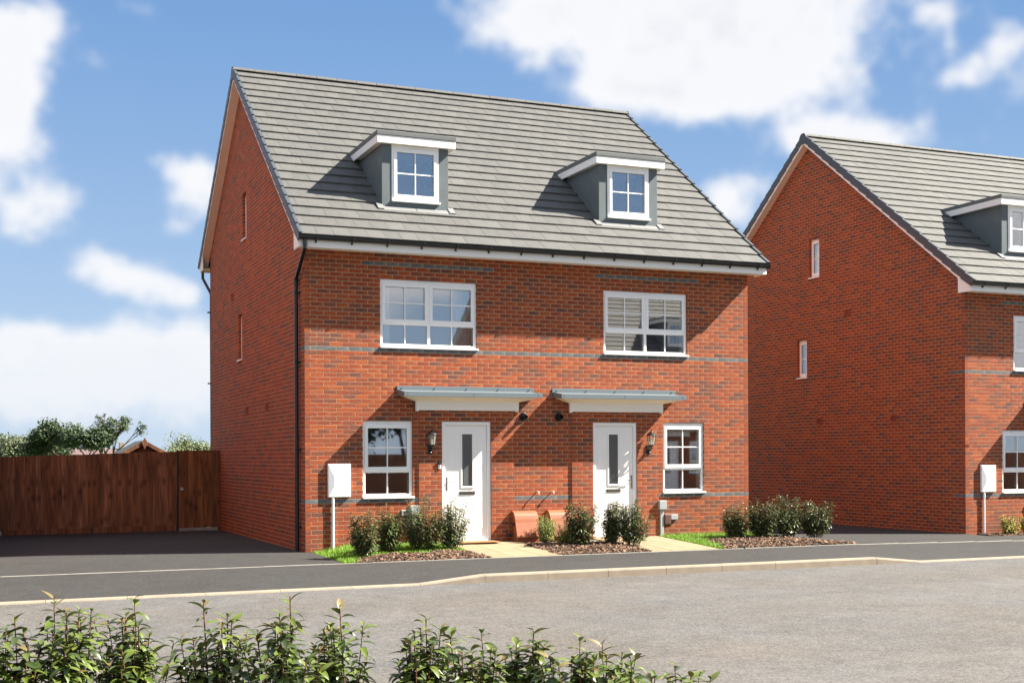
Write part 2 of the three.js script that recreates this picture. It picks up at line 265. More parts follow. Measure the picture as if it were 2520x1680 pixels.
function slabMats() { return (M.slabs ||= [[0.335, 0.262, 0.158], [0.35, 0.273, 0.167], [0.322, 0.25, 0.15]].map((c) => std(c, 0.85, { map: texSlab }))); }

// ================================================================ houses
const W = 8.8775, DEP = 9.5, RZ = -5.4, RY = 9.70, PITCH = 0.75, OV = 0.19;
const ANG = Math.atan(PITCH), CO = Math.cos(ANG), SI = Math.sin(ANG);
const roofY = (z) => RY - PITCH * Math.abs(z - RZ);
const EAVE_Z = 0.455, REAR_Z = -9.98;
const OPEN = {                                               // openings of the front wall: x0, x1, y0, y1
  upL: [1.345, 3.145, 3.52, 4.725], upR: [5.70, 7.50, 3.52, 4.725], loL: [1.02, 1.925, 0.895, 2.245], loR: [6.96, 7.865, 0.895, 2.245], doL: [2.465, 3.40, 0.10, 2.24], doR: [5.455, 6.38, 0.10, 2.24],
};
const BAYS = [[2.03, 3.855], [5.015, 6.845]];
const DORM = [[1.553, 2.816, 1.735, 2.628, 1.44, 2.92], [5.89, 7.165, 6.07, 6.975, 5.785, 7.273]];

function rowPieces(len, k, cuts) {                           // stretcher bond along one course; cuts are the gaps of openings
  const out = [], start = k % 2 ? -0.225 + 0.225 : -0.1125;
  for (let a = start; a < len; a += 0.225) {
    let segs = [[Math.max(0, a), Math.min(len, a + 0.215)]];
    for (const [c0, c1] of cuts) segs = segs.flatMap(([p, q]) => (q <= c0 || p >= c1 ? [[p, q]] : [[p, Math.min(q, c0)], [Math.max(p, c1), q]]).filter(([s, t]) => t - s > 0.02));
    out.push(...segs.filter(([s, t]) => t - s > 0.02));
  }
  return out;
}
function windowUnit(parent, x0, x1, y0, y1, cols, zf, o = {}) {
  const w = sub('window', parent, [x0, y0, zf]), W0 = x1 - x0, H0 = y1 - y0, f = 0.052, sb = 0.058, mid = 0.055, yT = o.single ? 0 : 0.42 * (cols === 2 ? 0.97 : 1.06), cw = (W0 - f * 2 - mid * (cols - 1)) / cols, holes = [];
  const lights = [];
  for (let c = 0; c < cols; c++) {
    const a = f + c * (cw + mid), b = a + cw;
    holes.push([a, b, (o.single ? f + 0.02 : yT + 0.045), H0 - f - 0.03]); lights.push([a, b, holes.at(-1)[2], holes.at(-1)[3], true]);
    if (!o.single) { holes.push([a, b, f + 0.025, yT]); lights.push([a, b, f + 0.025, yT, false]); }
  }
  obj('frame', frameGeo(0, W0, 0, H0, holes, -0.07, 0), o.frame || M.upvc, w);
  for (const [a, b, c, d, sash] of lights) {
    let A = a, Bx = b, Cy = c, D = d;
    if (sash && !o.fixed) { obj('sash', frameGeo(a - 0.012, b + 0.012, c - 0.012, d + 0.012, [[a + sb - 0.012, b - sb + 0.012, c + sb, d - sb + 0.01]], -0.045, 0.014), o.frame || M.upvc, w); A += sb - 0.012; Bx -= sb - 0.012; Cy += sb; D -= sb - 0.01; }
    const gz = sash && !o.fixed ? -0.014 : -0.022;
    obj('pane', B(A - 0.004, Bx + 0.004, Cy - 0.004, D + 0.004, gz - 0.002, gz), M.glass, w);
    obj('inner_pane', B(A - 0.004, Bx + 0.004, Cy - 0.004, D + 0.004, gz - 0.026, gz - 0.024), M.glass, w);
    obj('glazing_gasket', frameGeo(A - 0.006, Bx + 0.006, Cy - 0.006, D + 0.006, [[A + 0.004, Bx - 0.004, Cy + 0.004, D - 0.004]], gz - 0.006, gz + 0.004, 0.001), M.gasket, w);
    const bar = 0.011;
    if (!o.noBars) obj('glazing_bar', RB((A + Bx) / 2 - bar, (A + Bx) / 2 + bar, Cy, D, gz + 0.0005, gz + 0.010, 0.003), M.upvc, w);
    if (sash) obj('glazing_bar', RB(A, Bx, (Cy + D) / 2 - bar, (Cy + D) / 2 + bar, gz + 0.001, gz + 0.009, 0.003), M.upvc, w);
  }
  obj('sill', RB(-0.008, W0 + 0.022, -0.008, 0.026, -0.03, o.sillOut || 0.078, 0.006), M.sill, w);
  if (!o.noVent) obj('trickle_vent', RB(W0 / 2 - Math.min(0.2, W0 * 0.24), W0 / 2 + Math.min(0.2, W0 * 0.24), H0 - 0.048, H0 - 0.026, 0, 0.016, 0.005), M.upvc, w);
  return w;
}
function frontDoor(parent, x0, x1, y0, y1, zf, handleLeft) {
  const d = sub('front_door', parent, [x0, y0, zf]), w = x1 - x0, h = y1 - y0;
  obj('door_frame', [frameGeo(0, w, 0, h, [[0.062, w - 0.062, 0.035, h - 0.066]], -0.08, 0, 0.008), B(0.05, w - 0.05, 0.0, 0.034, -0.06, 0.012)], M.upvc, d);
  const a = 0.066, b = w - 0.066, c = 0.04, t = h - 0.07, gx0 = w * 0.5 - 0.085 + (handleLeft ? 0.01 : -0.03), gx1 = gx0 + 0.20, gy0 = 0.98, gy1 = 1.92, z0 = -0.075, z1 = -0.035;
  obj('door_leaf', frameGeo(a, b, c, t, [[gx0, gx1, gy0, gy1]], z0, z1, 0.002), M.upvc, d);
  for (const [p, q] of [[0.13, 0.245], [0.251, gx0 - 0.034], [gx1 + 0.034, w - 0.255], [w - 0.249, w - 0.135]]) if (q - p > 0.03) obj('door_board', RB(p, q, 0.22, 1.96, z1, z1 + 0.004, 0.002), M.upvc, d);
  for (const [p, q, s, u] of [[0.251, 0.42, 0.22, 0.80], [0.426, w - 0.41, 0.22, 0.80], [w - 0.404, w - 0.255, 0.22, 0.80]]) obj('door_board', RB(p + 0.002, q - 0.002, s + 0.002, u, z1 + 0.0002, z1 + 0.0045, 0.002), M.upvc, d);
  obj('glazing_surround', frameGeo(gx0 - 0.028, gx1 + 0.028, gy0 - 0.03, gy1 + 0.03, [[gx0 + 0.004, gx1 - 0.004, gy0 + 0.004, gy1 - 0.004]], z1, z1 + 0.016, 0.005), M.upvc, d);
  obj('door_glass', B(gx0, gx1, gy0, gy1, z1 - 0.012, z1 - 0.008), phyGrey(), d);
  obj('lead_strip', [B(gx0 + 0.028, gx0 + 0.034, gy0, gy1, z1 - 0.008, z1 - 0.005), B(gx1 - 0.034, gx1 - 0.028, gy0, gy1, z1 - 0.008, z1 - 0.005), B(gx0, gx1, gy0 + 0.03, gy0 + 0.036, z1 - 0.0078, z1 - 0.0048), B(gx0, gx1, gy1 - 0.052, gy1 - 0.046, z1 - 0.0078, z1 - 0.0048)], M.chrome, d);
  const lx = (gx0 + gx1) / 2; const lb = obj('letterbox', RB(lx - 0.15, lx + 0.15, 0.835, 0.895, z1, z1 + 0.014, 0.005), M.darkSteel, d); obj('letterbox_flap', RB(lx - 0.125, lx + 0.125, 0.848, 0.882, z1 + 0.014, z1 + 0.022, 0.004), M.darkSteel, d);
  const hx = handleLeft ? a + 0.03 : b - 0.03, s = handleLeft ? 1 : -1;
  obj('door_handle', [RB(hx - 0.016, hx + 0.016, 0.90, 1.15, z1, z1 + 0.012, 0.005), rod([hx, 1.055, z1], [hx, 1.055, z1 + 0.055], 0.009), rod([hx, 1.055, z1 + 0.05], [hx + s * 0.125, 1.055, z1 + 0.05], 0.009), new THREE.CylinderGeometry(0.011, 0.011, 0.02, 12).rotateX(Math.PI / 2).translate(hx, 0.945, z1 + 0.014)], M.chrome, d);
  return lb;
}
function phyGrey() { return (M.obscure ||= phy([0.25, 0.27, 0.28], 0.12, { transmission: 0.6, thickness: 0, ior: 1.6 })); }
function lantern(parent, x, y, z) {
  const l = sub('wall_lantern', parent, [x, y, z]);
  obj('back_plate', [RB(-0.042, 0.042, -0.02, 0.16, 0, 0.022, 0.012), tube([[0, 0.07, 0.02], [0, 0.04, 0.07], [0, 0.075, 0.12], [0, 0.125, 0.13]], 0.013, 20, 8)], M.iron, l);
  obj('motion_sensor', new THREE.SphereGeometry(0.026, 12, 8).scale(1, 1.1, 1).translate(0, 0.022, 0.04), M.iron, l); obj('sensor_lens', new THREE.SphereGeometry(0.011, 10, 6).translate(0, 0.02, 0.066), M.upvc, l);
  const c = 0.13, hex = (r0, r1, y0, y1) => new THREE.CylinderGeometry(r1, r0, y1 - y0, 6).translate(0, (y0 + y1) / 2, c);
  obj('lantern_base', [hex(0.022, 0.05, 0.115, 0.145), hex(0.056, 0.056, 0.145, 0.155)], M.iron, l);
  for (let i = 0; i < 6; i++) {
    const a0 = i * Math.PI / 3, a1 = a0 + Math.PI / 3, P = (a, r, yy) => [Math.sin(a) * r, yy, c + Math.cos(a) * r], g = new THREE.BufferGeometry();
    g.setAttribute('position', new THREE.Float32BufferAttribute([...P(a0, 0.05, 0.155), ...P(a1, 0.05, 0.155), ...P(a1, 0.078, 0.33), ...P(a0, 0.05, 0.155), ...P(a1, 0.078, 0.33), ...P(a0, 0.078, 0.33)], 3)); g.computeVertexNormals();
    obj('lantern_pane', g, M.lampGlass, l); obj('lantern_bar', rod(P(a0, 0.052, 0.153), P(a0, 0.081, 0.333), 0.005, 6), M.iron, l);
  }
  obj('lantern_cap', [hex(0.098, 0.094, 0.33, 0.342), hex(0.094, 0.034, 0.342, 0.395), hex(0.034, 0.02, 0.395, 0.415), new THREE.SphereGeometry(0.012, 8, 6).translate(0, 0.43, c)], M.iron, l);
  obj('bulb_holder', new THREE.CylinderGeometry(0.02, 0.02, 0.09, 10).translate(0, 0.2, c), M.upvc, l);
}
function canopy(parent, cx) {
  const c = sub('door_canopy', parent, [cx, 0, 0]), h = 1.305, f = 0.98;
  obj('flashing', RB(-h, h, 2.765, 2.862, 0.001, 0.016, 0.003), M.canopyGrey, c);
  const s = new THREE.Shape([[0.016, 2.785], [0.40, 2.735], [0.40, 2.725], [0.016, 2.775]].map((p) => new THREE.Vector2(...p)));
  obj('roof_sheet', new THREE.ExtrudeGeometry(s, { depth: 2 * h - 0.02, bevelEnabled: false }).rotateY(-Math.PI / 2).translate(h - 0.01, 0, 0), M.canopyGrey, c);
  obj('edge_trim', RB(-h, h, 2.66, 2.745, 0.40, 0.425, 0.004), M.canopyGrey, c);
  for (const sd of [-1, 1]) { const t = polyPrism([[0.016, 2.69], [0.40, 2.66], [0.40, 2.744], [0.016, 2.795]], 0.02).rotateY(-Math.PI / 2).translate(sd * h + (sd < 0 ? 0.02 : 0), 0, 0); obj('side_trim', t, M.canopyGrey, c); }
  const so = [], P = (x, y, z) => [x, y, z], a = [P(-h + 0.02, 2.67, 0.40), P(h - 0.02, 2.67, 0.40), P(f - 0.01, 2.59, 0.095), P(-f + 0.01, 2.59, 0.095), P(-h + 0.02, 2.70, 0.004), P(h - 0.02, 2.70, 0.004), P(f - 0.01, 2.59, 0.004), P(-f + 0.01, 2.59, 0.004)];
  for (const [i, j, k, l] of [[0, 1, 2, 3], [0, 3, 7, 4], [1, 5, 6, 2]]) for (const q of [i, j, k, i, k, l]) so.push(...a[q]);
  const g = new THREE.BufferGeometry(); g.setAttribute('position', new THREE.Float32BufferAttribute(so, 3)); g.computeVertexNormals(); obj('soffit', g, M.cream, c);
  obj('fascia', [RB(-f, f, 2.435, 2.60, 0.026, 0.10, 0.008), RB(-f + 0.002, -f + 0.05, 2.415, 2.437, 0.03, 0.096, 0.008), RB(f - 0.05, f - 0.002, 2.415, 2.437, 0.03, 0.096, 0.008)], M.white, c);
  for (let i = 0; i < 5; i++) obj('screw', new THREE.CylinderGeometry(0.010, 0.010, 0.034, 8).rotateX(Math.PI / 2).translate(-h + 0.09 + i * (2 * h - 0.18) / 4, 2.825, 0.03), M.steel, c);
  for (let i = 0; i < 3; i++) obj('screw', new THREE.CylinderGeometry(0.006, 0.006, 0.012, 8).rotateX(Math.PI / 2).translate(-h + 0.07 + i * (2 * h - 0.14) / 2, 2.715, 0.429), M.steel, c);
}
function dormer(parent, [a, b, wa, wb, ra, rb]) {
  const d = sub('dormer', parent), z = -0.55, yb = roofY(z) - 0.02, yt = 7.225, zb = RZ + (RY - yt) / PITCH - 0.15;
  obj('front_face', frameGeo(a, b, yb, yt + 0.06, [[wa, wb, 6.20, yt - 0.004]], z - 0.1, z, 0.004), M.grp, d);
  const side = [[z - 0.02, roofY(z) - 0.02], [z - 0.02, yt], [zb, yt], [zb, yt - 0.1]];
  for (const x of [a, b - 0.06]) obj('cheek', polyPrism(side.map(([zz, y]) => [-zz, y]), 0.06).rotateY(Math.PI / 2).translate(x + 0.0015, 0, 0), M.grp, d);
  const zr = RZ - (0) + (RY - 7.43) / PITCH;
  obj('fascia', [RB(ra, rb, 7.212, 7.348, -0.455, -0.433, 0.004)], M.white, d);
  for (const x of [ra, rb - 0.02]) obj('side_fascia', polyPrism([[0.455, 7.212], [0.455, 7.348], [-RZ - (RY - 7.348) / PITCH, 7.348], [-RZ - (RY - 7.212) / PITCH, 7.212]], 0.02).rotateY(Math.PI / 2).translate(x, 0, 0), M.white, d);
  obj('soffit', B(ra + 0.02, rb - 0.02, 7.222, 7.24, -1.9, -0.455), M.cream, d);
  obj('flat_roof', [RB(ra - 0.012, rb + 0.012, 7.35, 7.43, zr - 0.05, -0.42, 0.008)], M.flatRoof, d);
  obj('room_wall', [B(a + 0.07, b - 0.07, 5.4, 7.2, -2.6, -2.55), B(a + 0.07, b - 0.07, 5.38, 5.4, -2.6, -0.66)], M.plaster, d);
  obj('apron_flashing', [0, 1].map((i) => { const x0 = a - 0.03 + i * (b - a + 0.06) / 2, g = new THREE.BoxGeometry((b - a + 0.06) / 2 - 0.012, 0.006, 0.14).rotateX(ANG); return g.translate(x0 + (b - a + 0.06) / 4, roofY(z + 0.065) + 0.045, z + 0.065); }), M.lead, d);
  for (const s of [0, 1]) obj('lead_soaker', new THREE.BoxGeometry(0.11, 0.02, 0.20).rotateX(ANG).translate(s ? b + 0.045 : a - 0.045, roofY(z + 0.04) + 0.06, z + 0.04), M.lead, d);
  windowUnit(parent, wa, wb, 6.20, yt - 0.004, 1, z + 0.012, { single: true, sillOut: 0.05 });
}

function house(o) {
  const root = thing('brick_house', o.label, 'house', o.pos, o.ry || 0, o.group), r = rng(o.seed), bricks = [];
  root.updateMatrixWorld(true);
  const colour = () => { const t = r(); return t < 0.10 ? 0 : t < 0.22 ? 1 : t < 0.36 ? 2 : t < 0.48 ? 3 : t < 0.60 ? 4 : t < 0.71 ? 5 : t < 0.82 ? 6 : t < 0.90 ? 7 : t < 0.95 ? 8 : 9; };
  const put = (x, y, z, ry, len, c, wall) => bricks.push({ x, y, z, ry, len, c, wall });
  const op = Object.values(OPEN);
  // ---- front wall
  const fs = rectShape(0.002, W - 0.002, -0.35, 5.22); for (const [a, b, c, d] of op) fs.holes.push(rectShape(a - 0.003, b + 0.003, c - 0.003, d + 0.003, THREE.Path));
  const front = obj('front_wall', new THREE.ExtrudeGeometry(fs, { depth: 0.09, bevelEnabled: false }).translate(0, 0, -0.0925), M.mortar, root);
  const is = rectShape(0.1, W - 0.1, 0, 5.2); for (const [a, b, c, d] of op) is.holes.push(rectShape(a + 0.02, b - 0.02, c + 0.02, d - 0.02, THREE.Path));
  obj('inner_wall', new THREE.ExtrudeGeometry(is, { depth: 0.16, bevelEnabled: false }).translate(0, 0, -0.265), M.plaster, root);
  BAYS.forEach(([a, b], i) => { const s = rectShape(a + 0.002, b - 0.002, -0.2, 2.72), q = i ? OPEN.doR : OPEN.doL; s.holes.push(rectShape(q[0] - 0.003, q[1] + 0.003, q[2] - 0.003, q[3] + 0.003, THREE.Path)); obj('porch_bay', new THREE.ExtrudeGeometry(s, { depth: 0.02, bevelEnabled: false }).translate(0, 0, 0.0025), M.mortar, root); });
  for (let k = -2; k < 69; k++) {
    const y = k * 0.075 + 0.0325, hit = ([, , c, d]) => y > c - 0.02 && y < d + 0.02;
    const bays = y < 2.70 ? BAYS.map(([a, b]) => [a - 0.008, b + 0.008]) : [];
    for (const [s, t] of rowPieces(W, k + 100, [...op.filter(hit).map(([a, b]) => [a, b]), ...bays])) {
      const m = (s + t) / 2, blue = k === 46 || k === 11 || (k === 66 && ((m > 1.02 && m < 3.49) || (m > 5.41 && m < 7.85)));
      put(m, y, (r() - 0.5) * 0.0015, 0, t - s, blue ? 10 + (r() * 2 | 0) : colour(), front);
    }
    if (bays.length) BAYS.forEach(([a, b], i) => {
      const q = i ? OPEN.doR : OPEN.doL;
      for (const [s, t] of rowPieces(b - a, k + 100, hit(q) ? [[q[0] - a, q[1] - a]] : [])) put(a + (s + t) / 2, y, 0.025 + (r() - 0.5) * 0.0015, 0, t - s, colour(), front);
    });
  }
  // ---- gables and back
  const gable = [[0.09, -0.35], [DEP - 0.002, -0.35], [DEP - 0.002, roofY(-DEP) - 0.16], [-RZ, RY - 0.16], [0.09, roofY(-0.09) - 0.16]], GW = o.plainGable ? [] : [[5.03, 5.44, 6.145, 7.13], [5.56, 5.97, 3.67, 4.655]];
  const gs = new THREE.Shape(gable.map((p) => new THREE.Vector2(...p))); for (const [a, b, c, d] of GW) gs.holes.push(rectShape(a - 0.003, b + 0.003, c - 0.003, d + 0.003, THREE.Path));
  const gl = obj('gable_wall', new THREE.ExtrudeGeometry(gs, { depth: 0.09, bevelEnabled: false }).rotateY(Math.PI / 2).translate(0.0025, 0, 0), M.mortar, root);
  const gr = obj('gable_wall', polyPrism(gable, 0.09).rotateY(Math.PI / 2).translate(W - 0.0925, 0, 0), M.mortar, root);
  for (let k = -2; k < 128; k++) {
    const y = k * 0.075 + 0.0325, hit = ([, , c, d]) => y > c - 0.02 && y < d + 0.02;
    for (const [s, t] of rowPieces(DEP, k + 101, GW.filter(hit).map(([a, b]) => [a, b]))) {
      const m = (s + t) / 2; if (y > roofY(-m) - 0.15 || (y > 5.2 && roofY(-s) - 0.1 < y)) continue;
      if ((o.vents || []).some(([vz, vy]) => Math.abs(m - vz) < 0.17 && Math.abs(y - vy) < 0.09 && false)) continue;
      const blue = (k === 46 || k === 11) && m < 0.35;
      put(0 + (r() - 0.5) * 0.0015, y, -m, -Math.PI / 2, t - s, blue ? 11 : colour(), gl);
      put(W, y, -m, Math.PI / 2, t - s, colour(), gr);
    }
  }
  obj('back_wall', B(0.1, W - 0.1, -0.35, roofY(-DEP) - 0.2, -DEP, -DEP + 0.25), brickMats[4], root);
  obj('interior', [B(0.1, W - 0.1, 0.0, 0.06, -DEP + 0.25, -0.27), B(0.1, W - 0.1, 2.45, 2.75, -DEP + 0.25, -0.27), B(0.1, W - 0.1, 5.05, 5.16, -DEP + 0.25, -0.27), B(4.35, 4.53, 0.06, 5.05, -DEP + 0.26, -0.28), B(0.11, W - 0.11, 0.06, 5.05, -4.3, -4.2)], M.plaster, root);
  // ---- one by one the bricks that show largest, the rest as a mass
  const wp = V(0, 0, 0), wn = V(0, 0, 0), qy = new THREE.Quaternion();
  for (const b of bricks) { wp.set(b.x, b.y, b.z).applyMatrix4(root.matrixWorld); wn.set(Math.sin(b.ry), 0, Math.cos(b.ry)).applyAxisAngle(V(0, 1, 0), o.ry || 0); b.s = o.brickParts ? shown(wp, wn, b.len * 0.065) : 0; }
  const order = bricks.slice().sort((p, q) => q.s - p.s), single = new Set(order.slice(0, o.brickParts || 0).filter((b) => b.s > 0));
  const rest = bricks.filter((b) => !single.has(b)), im = new THREE.InstancedMesh(brickGeo, brickInst, rest.length), mat4 = new THREE.Matrix4(), col = new THREE.Color();
  im.name = 'brickwork'; im.userData.kind = 'stuff'; im.castShadow = im.receiveShadow = true;
  rest.forEach((b, i) => { mat4.compose(V(b.x, b.y, b.z), qy.setFromAxisAngle(V(0, 1, 0), b.ry), V(b.len, 1, 1)); im.setMatrixAt(i, mat4); const c = PAL[b.c], v = 0.9 + 0.2 * r(); im.setColorAt(i, col.setRGB(c[0] * v, c[1] * v, c[2] * v)); });
  root.add(im);
  for (const b of single) { const m = mesh('brick', brickGeos[(r() * 5) | 0], brickMats[b.c], b.wall); m.position.set(b.x, b.y, b.z); m.rotation.y = b.ry; m.scale.x = b.len; }

  // ---- windows and doors
  windowUnit(root, ...OPEN.upL, 2, -0.035); windowUnit(root, ...OPEN.upR, 2, -0.035); windowUnit(root, ...OPEN.loL, 1, -0.035); windowUnit(root, ...OPEN.loR, 1, -0.035);
  frontDoor(root, ...OPEN.doL, 0.005, true); frontDoor(root, ...OPEN.doR, 0.005, false);
  for (const [a, b, c, d] of GW) { const w = windowUnit(root, 0, b - a, c, d, 1, 0, { single: true, noBars: true, noVent: false, sillOut: 0.105 }); w.rotation.y = -Math.PI / 2; w.position.set(0.07, c, -b); }
  if (GW.length) obj('landing_wall', [B(1.2, 1.25, 2.8, 5.0, -7.5, -4.31), B(1.2, 1.25, 5.2, 8.4, -6.5, -4)], M.plaster, root);
  if (o.curtains) for (const [a, b] of [[1.36, 1.62], [2.80, 3.13]]) {
    const g = new THREE.PlaneGeometry(b - a, 1.5, 40, 1), p = g.attributes.position; for (let i = 0; i < p.count; i++) p.setZ(i, 0.022 * Math.sin((p.getX(i) + 1) * 88) + 0.01 * Math.sin(p.getX(i) * 31)); g.computeVertexNormals();
    obj('curtain', g.translate((a + b) / 2, 4.05, -0.33), M.curtain, root);
  }
  canopy(root, (BAYS[0][0] + BAYS[0][1]) / 2); canopy(root, (BAYS[1][0] + BAYS[1][1]) / 2);
  // ---- eaves
  for (const [nm, zf, yb, s] of [['front', 0.38, 5.13, 1], ['rear', -DEP - 0.40, roofY(REAR_Z) - 0.17, -1]]) {
    const zw = nm === 'front' ? 0.001 : -DEP, x0 = -OV + 0.012, x1 = W + OV - 0.012, ye = roofY(nm === 'front' ? EAVE_Z : REAR_Z);
    const lo = Math.min(zf, zf + s * 0.02), hi = Math.max(zf, zf + s * 0.02);
    obj('fascia_board', RB(x0, x1, yb, ye - 0.005, lo, hi, 0.004), M.white, root);
    obj('soffit', B(x0 + 0.004, x1 - 0.004, yb + 0.03, yb + 0.04, Math.min(zw, zf), Math.max(zw, zf)), M.cream, root);
    for (const x of [x0 + 0.001, x1 - 0.017]) obj('box_end', polyPrism([[0, yb + 0.002], [s * (zf - zw), yb + 0.002], [s * (zf - zw), ye - 0.03], [0, ye + 0.20]], 0.016).rotateY(s > 0 ? -Math.PI / 2 : Math.PI / 2).translate(x + (s > 0 ? 0.016 : 0), 0, zw), M.white, root);
    // gutter: a half-round channel
    const gy = ye - 0.005, gz = zf + s * 0.075, pts = []; for (let i = 0; i <= 12; i++) { const a = Math.PI * i / 12; pts.push([Math.cos(a) * 0.056, -Math.sin(a) * 0.062]); } for (let i = 12; i >= 0; i--) { const a = Math.PI * i / 12; pts.push([Math.cos(a) * 0.051, -Math.sin(a) * 0.056]); }
    const L = x1 - x0 + 0.05, gu = polyPrism(pts, L).rotateY(Math.PI / 2).translate(x0 - 0.025, gy, gz); gu.computeVertexNormals(); obj('gutter', [gu], M.black, root);
    for (const x of [x0 - 0.027, x1 + 0.022]) obj('gutter_end', new THREE.CylinderGeometry(0.06, 0.06, 0.012, 20, 1, false, 0, Math.PI).rotateX(Math.PI / 2).rotateZ(-Math.PI / 2).rotateY(Math.PI / 2).translate(x, gy + 0.002, gz), M.black, root);
    for (let i = 0; i < 15; i++) {
      const x = x0 + 0.28 + i * (x1 - x0 - 0.5) / 14; obj('gutter_bracket', [new THREE.TorusGeometry(0.063, 0.006, 6, 14, Math.PI).rotateZ(Math.PI).rotateY(Math.PI / 2).scale(3, 1, 1).translate(x, gy, gz), B(x - 0.012, x + 0.012, gy - 0.10, gy - 0.03, Math.min(zf + s * 0.021, zf + s * 0.05), Math.max(zf + s * 0.021, zf + s * 0.05))], M.black, root);
    }
  }
  const gutY = roofY(EAVE_Z) - 0.06, dz = -0.36, clips = [4.45, 3.25, 1.75, 0.42];
  if (!o.noPipe) { const dp = sub('downpipe', root); obj('pipe', [tube([[-0.09, gutY, 0.455], [-0.09, gutY - 0.16, 0.455]], 0.036, 6, 12), rod([-0.09, gutY - 0.14, 0.455], [-0.056, 4.68, dz], 0.034, 14), rod([-0.056, 4.70, dz], [-0.056, -0.1, dz], 0.034, 14)], M.black, dp);
  obj('pipe_joint', rod([-0.09, gutY - 0.03, 0.455], [-0.09, gutY - 0.10, 0.455], 0.04, 14), M.black, dp); obj('pipe_joint', rod([-0.056, 4.71, dz], [-0.056, 4.58, dz], 0.040, 14), M.black, dp);
  for (const y of clips) obj('pipe_clip', [B(-0.098, 0.0, y - 0.018, y + 0.018, dz - 0.042, dz + 0.042), B(-0.02, -0.001, y - 0.012, y + 0.012, dz - 0.075, dz + 0.085)], M.black, dp); }
  const rp = sub('downpipe', root), ry = roofY(REAR_Z) - 0.1; obj('pipe', [rod([-0.1, ry, -DEP - 0.46], [-0.1, ry - 0.22, -DEP - 0.46], 0.034, 12), rod([-0.1, ry - 0.2, -DEP - 0.46], [0.03, ry - 0.62, -DEP - 0.06], 0.034, 12), rod([0.03, ry - 0.6, -DEP - 0.06], [0.03, -0.1, -DEP - 0.06], 0.034, 12)], M.black, rp);
  for (const y of [5.1, 3.4, 1.75]) obj('pipe_clip', B(-0.06, 0.06, y - 0.015, y + 0.015, -DEP - 0.09, -DEP - 0.001), M.black, rp);

  // ---- roof
  const deck = (s) => {
    const L = s > 0 ? EAVE_Z - RZ - 0.03 : RZ - REAR_Z - 0.03, sh = rectShape(-OV + 0.03, W + OV - 0.03, 0, L / CO);
    if (s > 0) for (const [a, b] of DORM) sh.holes.push(rectShape(a + 0.05, b - 0.05, (-RZ - 2.3) / CO, (-RZ - 0.62) / CO, THREE.Path));
    const g = new THREE.ExtrudeGeometry(sh, { depth: 0.02, bevelEnabled: false }); g.rotateX(Math.PI / 2).rotateX(ANG); if (s < 0) g.translate(-W / 2, 0, 0).rotateY(Math.PI).translate(W / 2, 0, 0); return g.translate(0, RY - 0.055, RZ);
  };
  const roof = sub('roof', root);
  obj('roof_deck', deck(1), M.felt, roof); obj('roof_deck', deck(-1), M.felt, roof);
  const tiles = [], nx = 31, tw = (W + 2 * OV - 0.02) / nx, TL = 0.3442;
  for (const s of [1, -1]) {
    const rows = s > 0 ? 21 : 17, total = (s > 0 ? EAVE_Z - RZ : RZ - REAR_Z) / CO, gap = s > 0 ? total / 21 : total / 17;
    for (let j = 0; j < rows; j++) for (let i = 0; i <= nx; i++) {
      const off = j % 2 ? 0.5 : 0, xl = -OV + 0.01 + (i - off) * tw, x0 = Math.max(-OV + 0.01, xl), x1 = Math.min(W + OV - 0.01, xl + tw); if (x1 - x0 < 0.03) continue;
      const d = (j + 1) * gap, xm = (x0 + x1) / 2, z = RZ + s * d * CO, y = RY - d * SI;
      if (s > 0 && DORM.some(([a, b]) => x0 > a - 0.01 && x1 < b + 0.01 && z < -0.58 && z > -2.1)) continue;
      tiles.push({ x: xm, y, z, s, w: (x1 - x0 - 0.003) / 0.297, c: (r() * 4) | 0, j, lift: (r() - 0.5) * 0.004, yaw: (r() - 0.5) * 0.004, front: gap });
    }
  }
  const e = new THREE.Euler(0, 0, 0, 'YXZ'), qt = new THREE.Quaternion();
  const place = (t) => { e.set(ANG - 0.088, t.s > 0 ? 0 : Math.PI, 0); qt.setFromEuler(e); const h = 0.018 + t.lift; return [V(t.x, t.y + h * CO, t.z + t.s * h * SI), qt.clone().multiply(new THREE.Quaternion().setFromAxisAngle(V(0, 1, 0), t.yaw)), V(t.w, 1, 1)]; };
  for (const t of tiles) { wp.set(t.x, t.y, t.z).applyMatrix4(root.matrixWorld); wn.set(0, CO, t.s * SI).applyAxisAngle(V(0, 1, 0), o.ry || 0); t.v = o.tileParts ? shown(wp, wn, 0.345 * 0.3 * t.w) : 0; }
  const tOrder = tiles.slice().sort((p, q) => q.v - p.v), tSingle = new Set(tOrder.slice(0, o.tileParts || 0).filter((t) => t.v > 0)), tRest = tiles.filter((t) => !tSingle.has(t)), ti = new THREE.InstancedMesh(tileGeo, tileInst, tRest.length);
  ti.name = 'roof_tiling'; ti.userData.kind = 'stuff'; ti.castShadow = ti.receiveShadow = true;
  tRest.forEach((t, i) => { mat4.compose(...place(t)); ti.setMatrixAt(i, mat4); const c = TPAL[t.c], v = 0.95 + 0.1 * r(); ti.setColorAt(i, col.setRGB(c[0] * v, c[1] * v, c[2] * v)); });
  roof.add(ti);
  for (const t of tSingle) { const m = mesh('roof_tile', tileGeos[(r() * 4) | 0], tileMats[t.c], roof), [p, q, s] = place(t); m.position.copy(p); m.quaternion.copy(q); m.scale.copy(s); }
  // ridge
  const half = []; for (let i = 0; i <= 10; i++) { const a = Math.PI * (0.12 + 0.76 * i / 10); half.push([Math.cos(a) * 0.135, Math.sin(a) * 0.125]); } for (let i = 10; i >= 0; i--) { const a = Math.PI * (0.12 + 0.76 * i / 10); half.push([Math.cos(a) * 0.118, Math.sin(a) * 0.108]); }
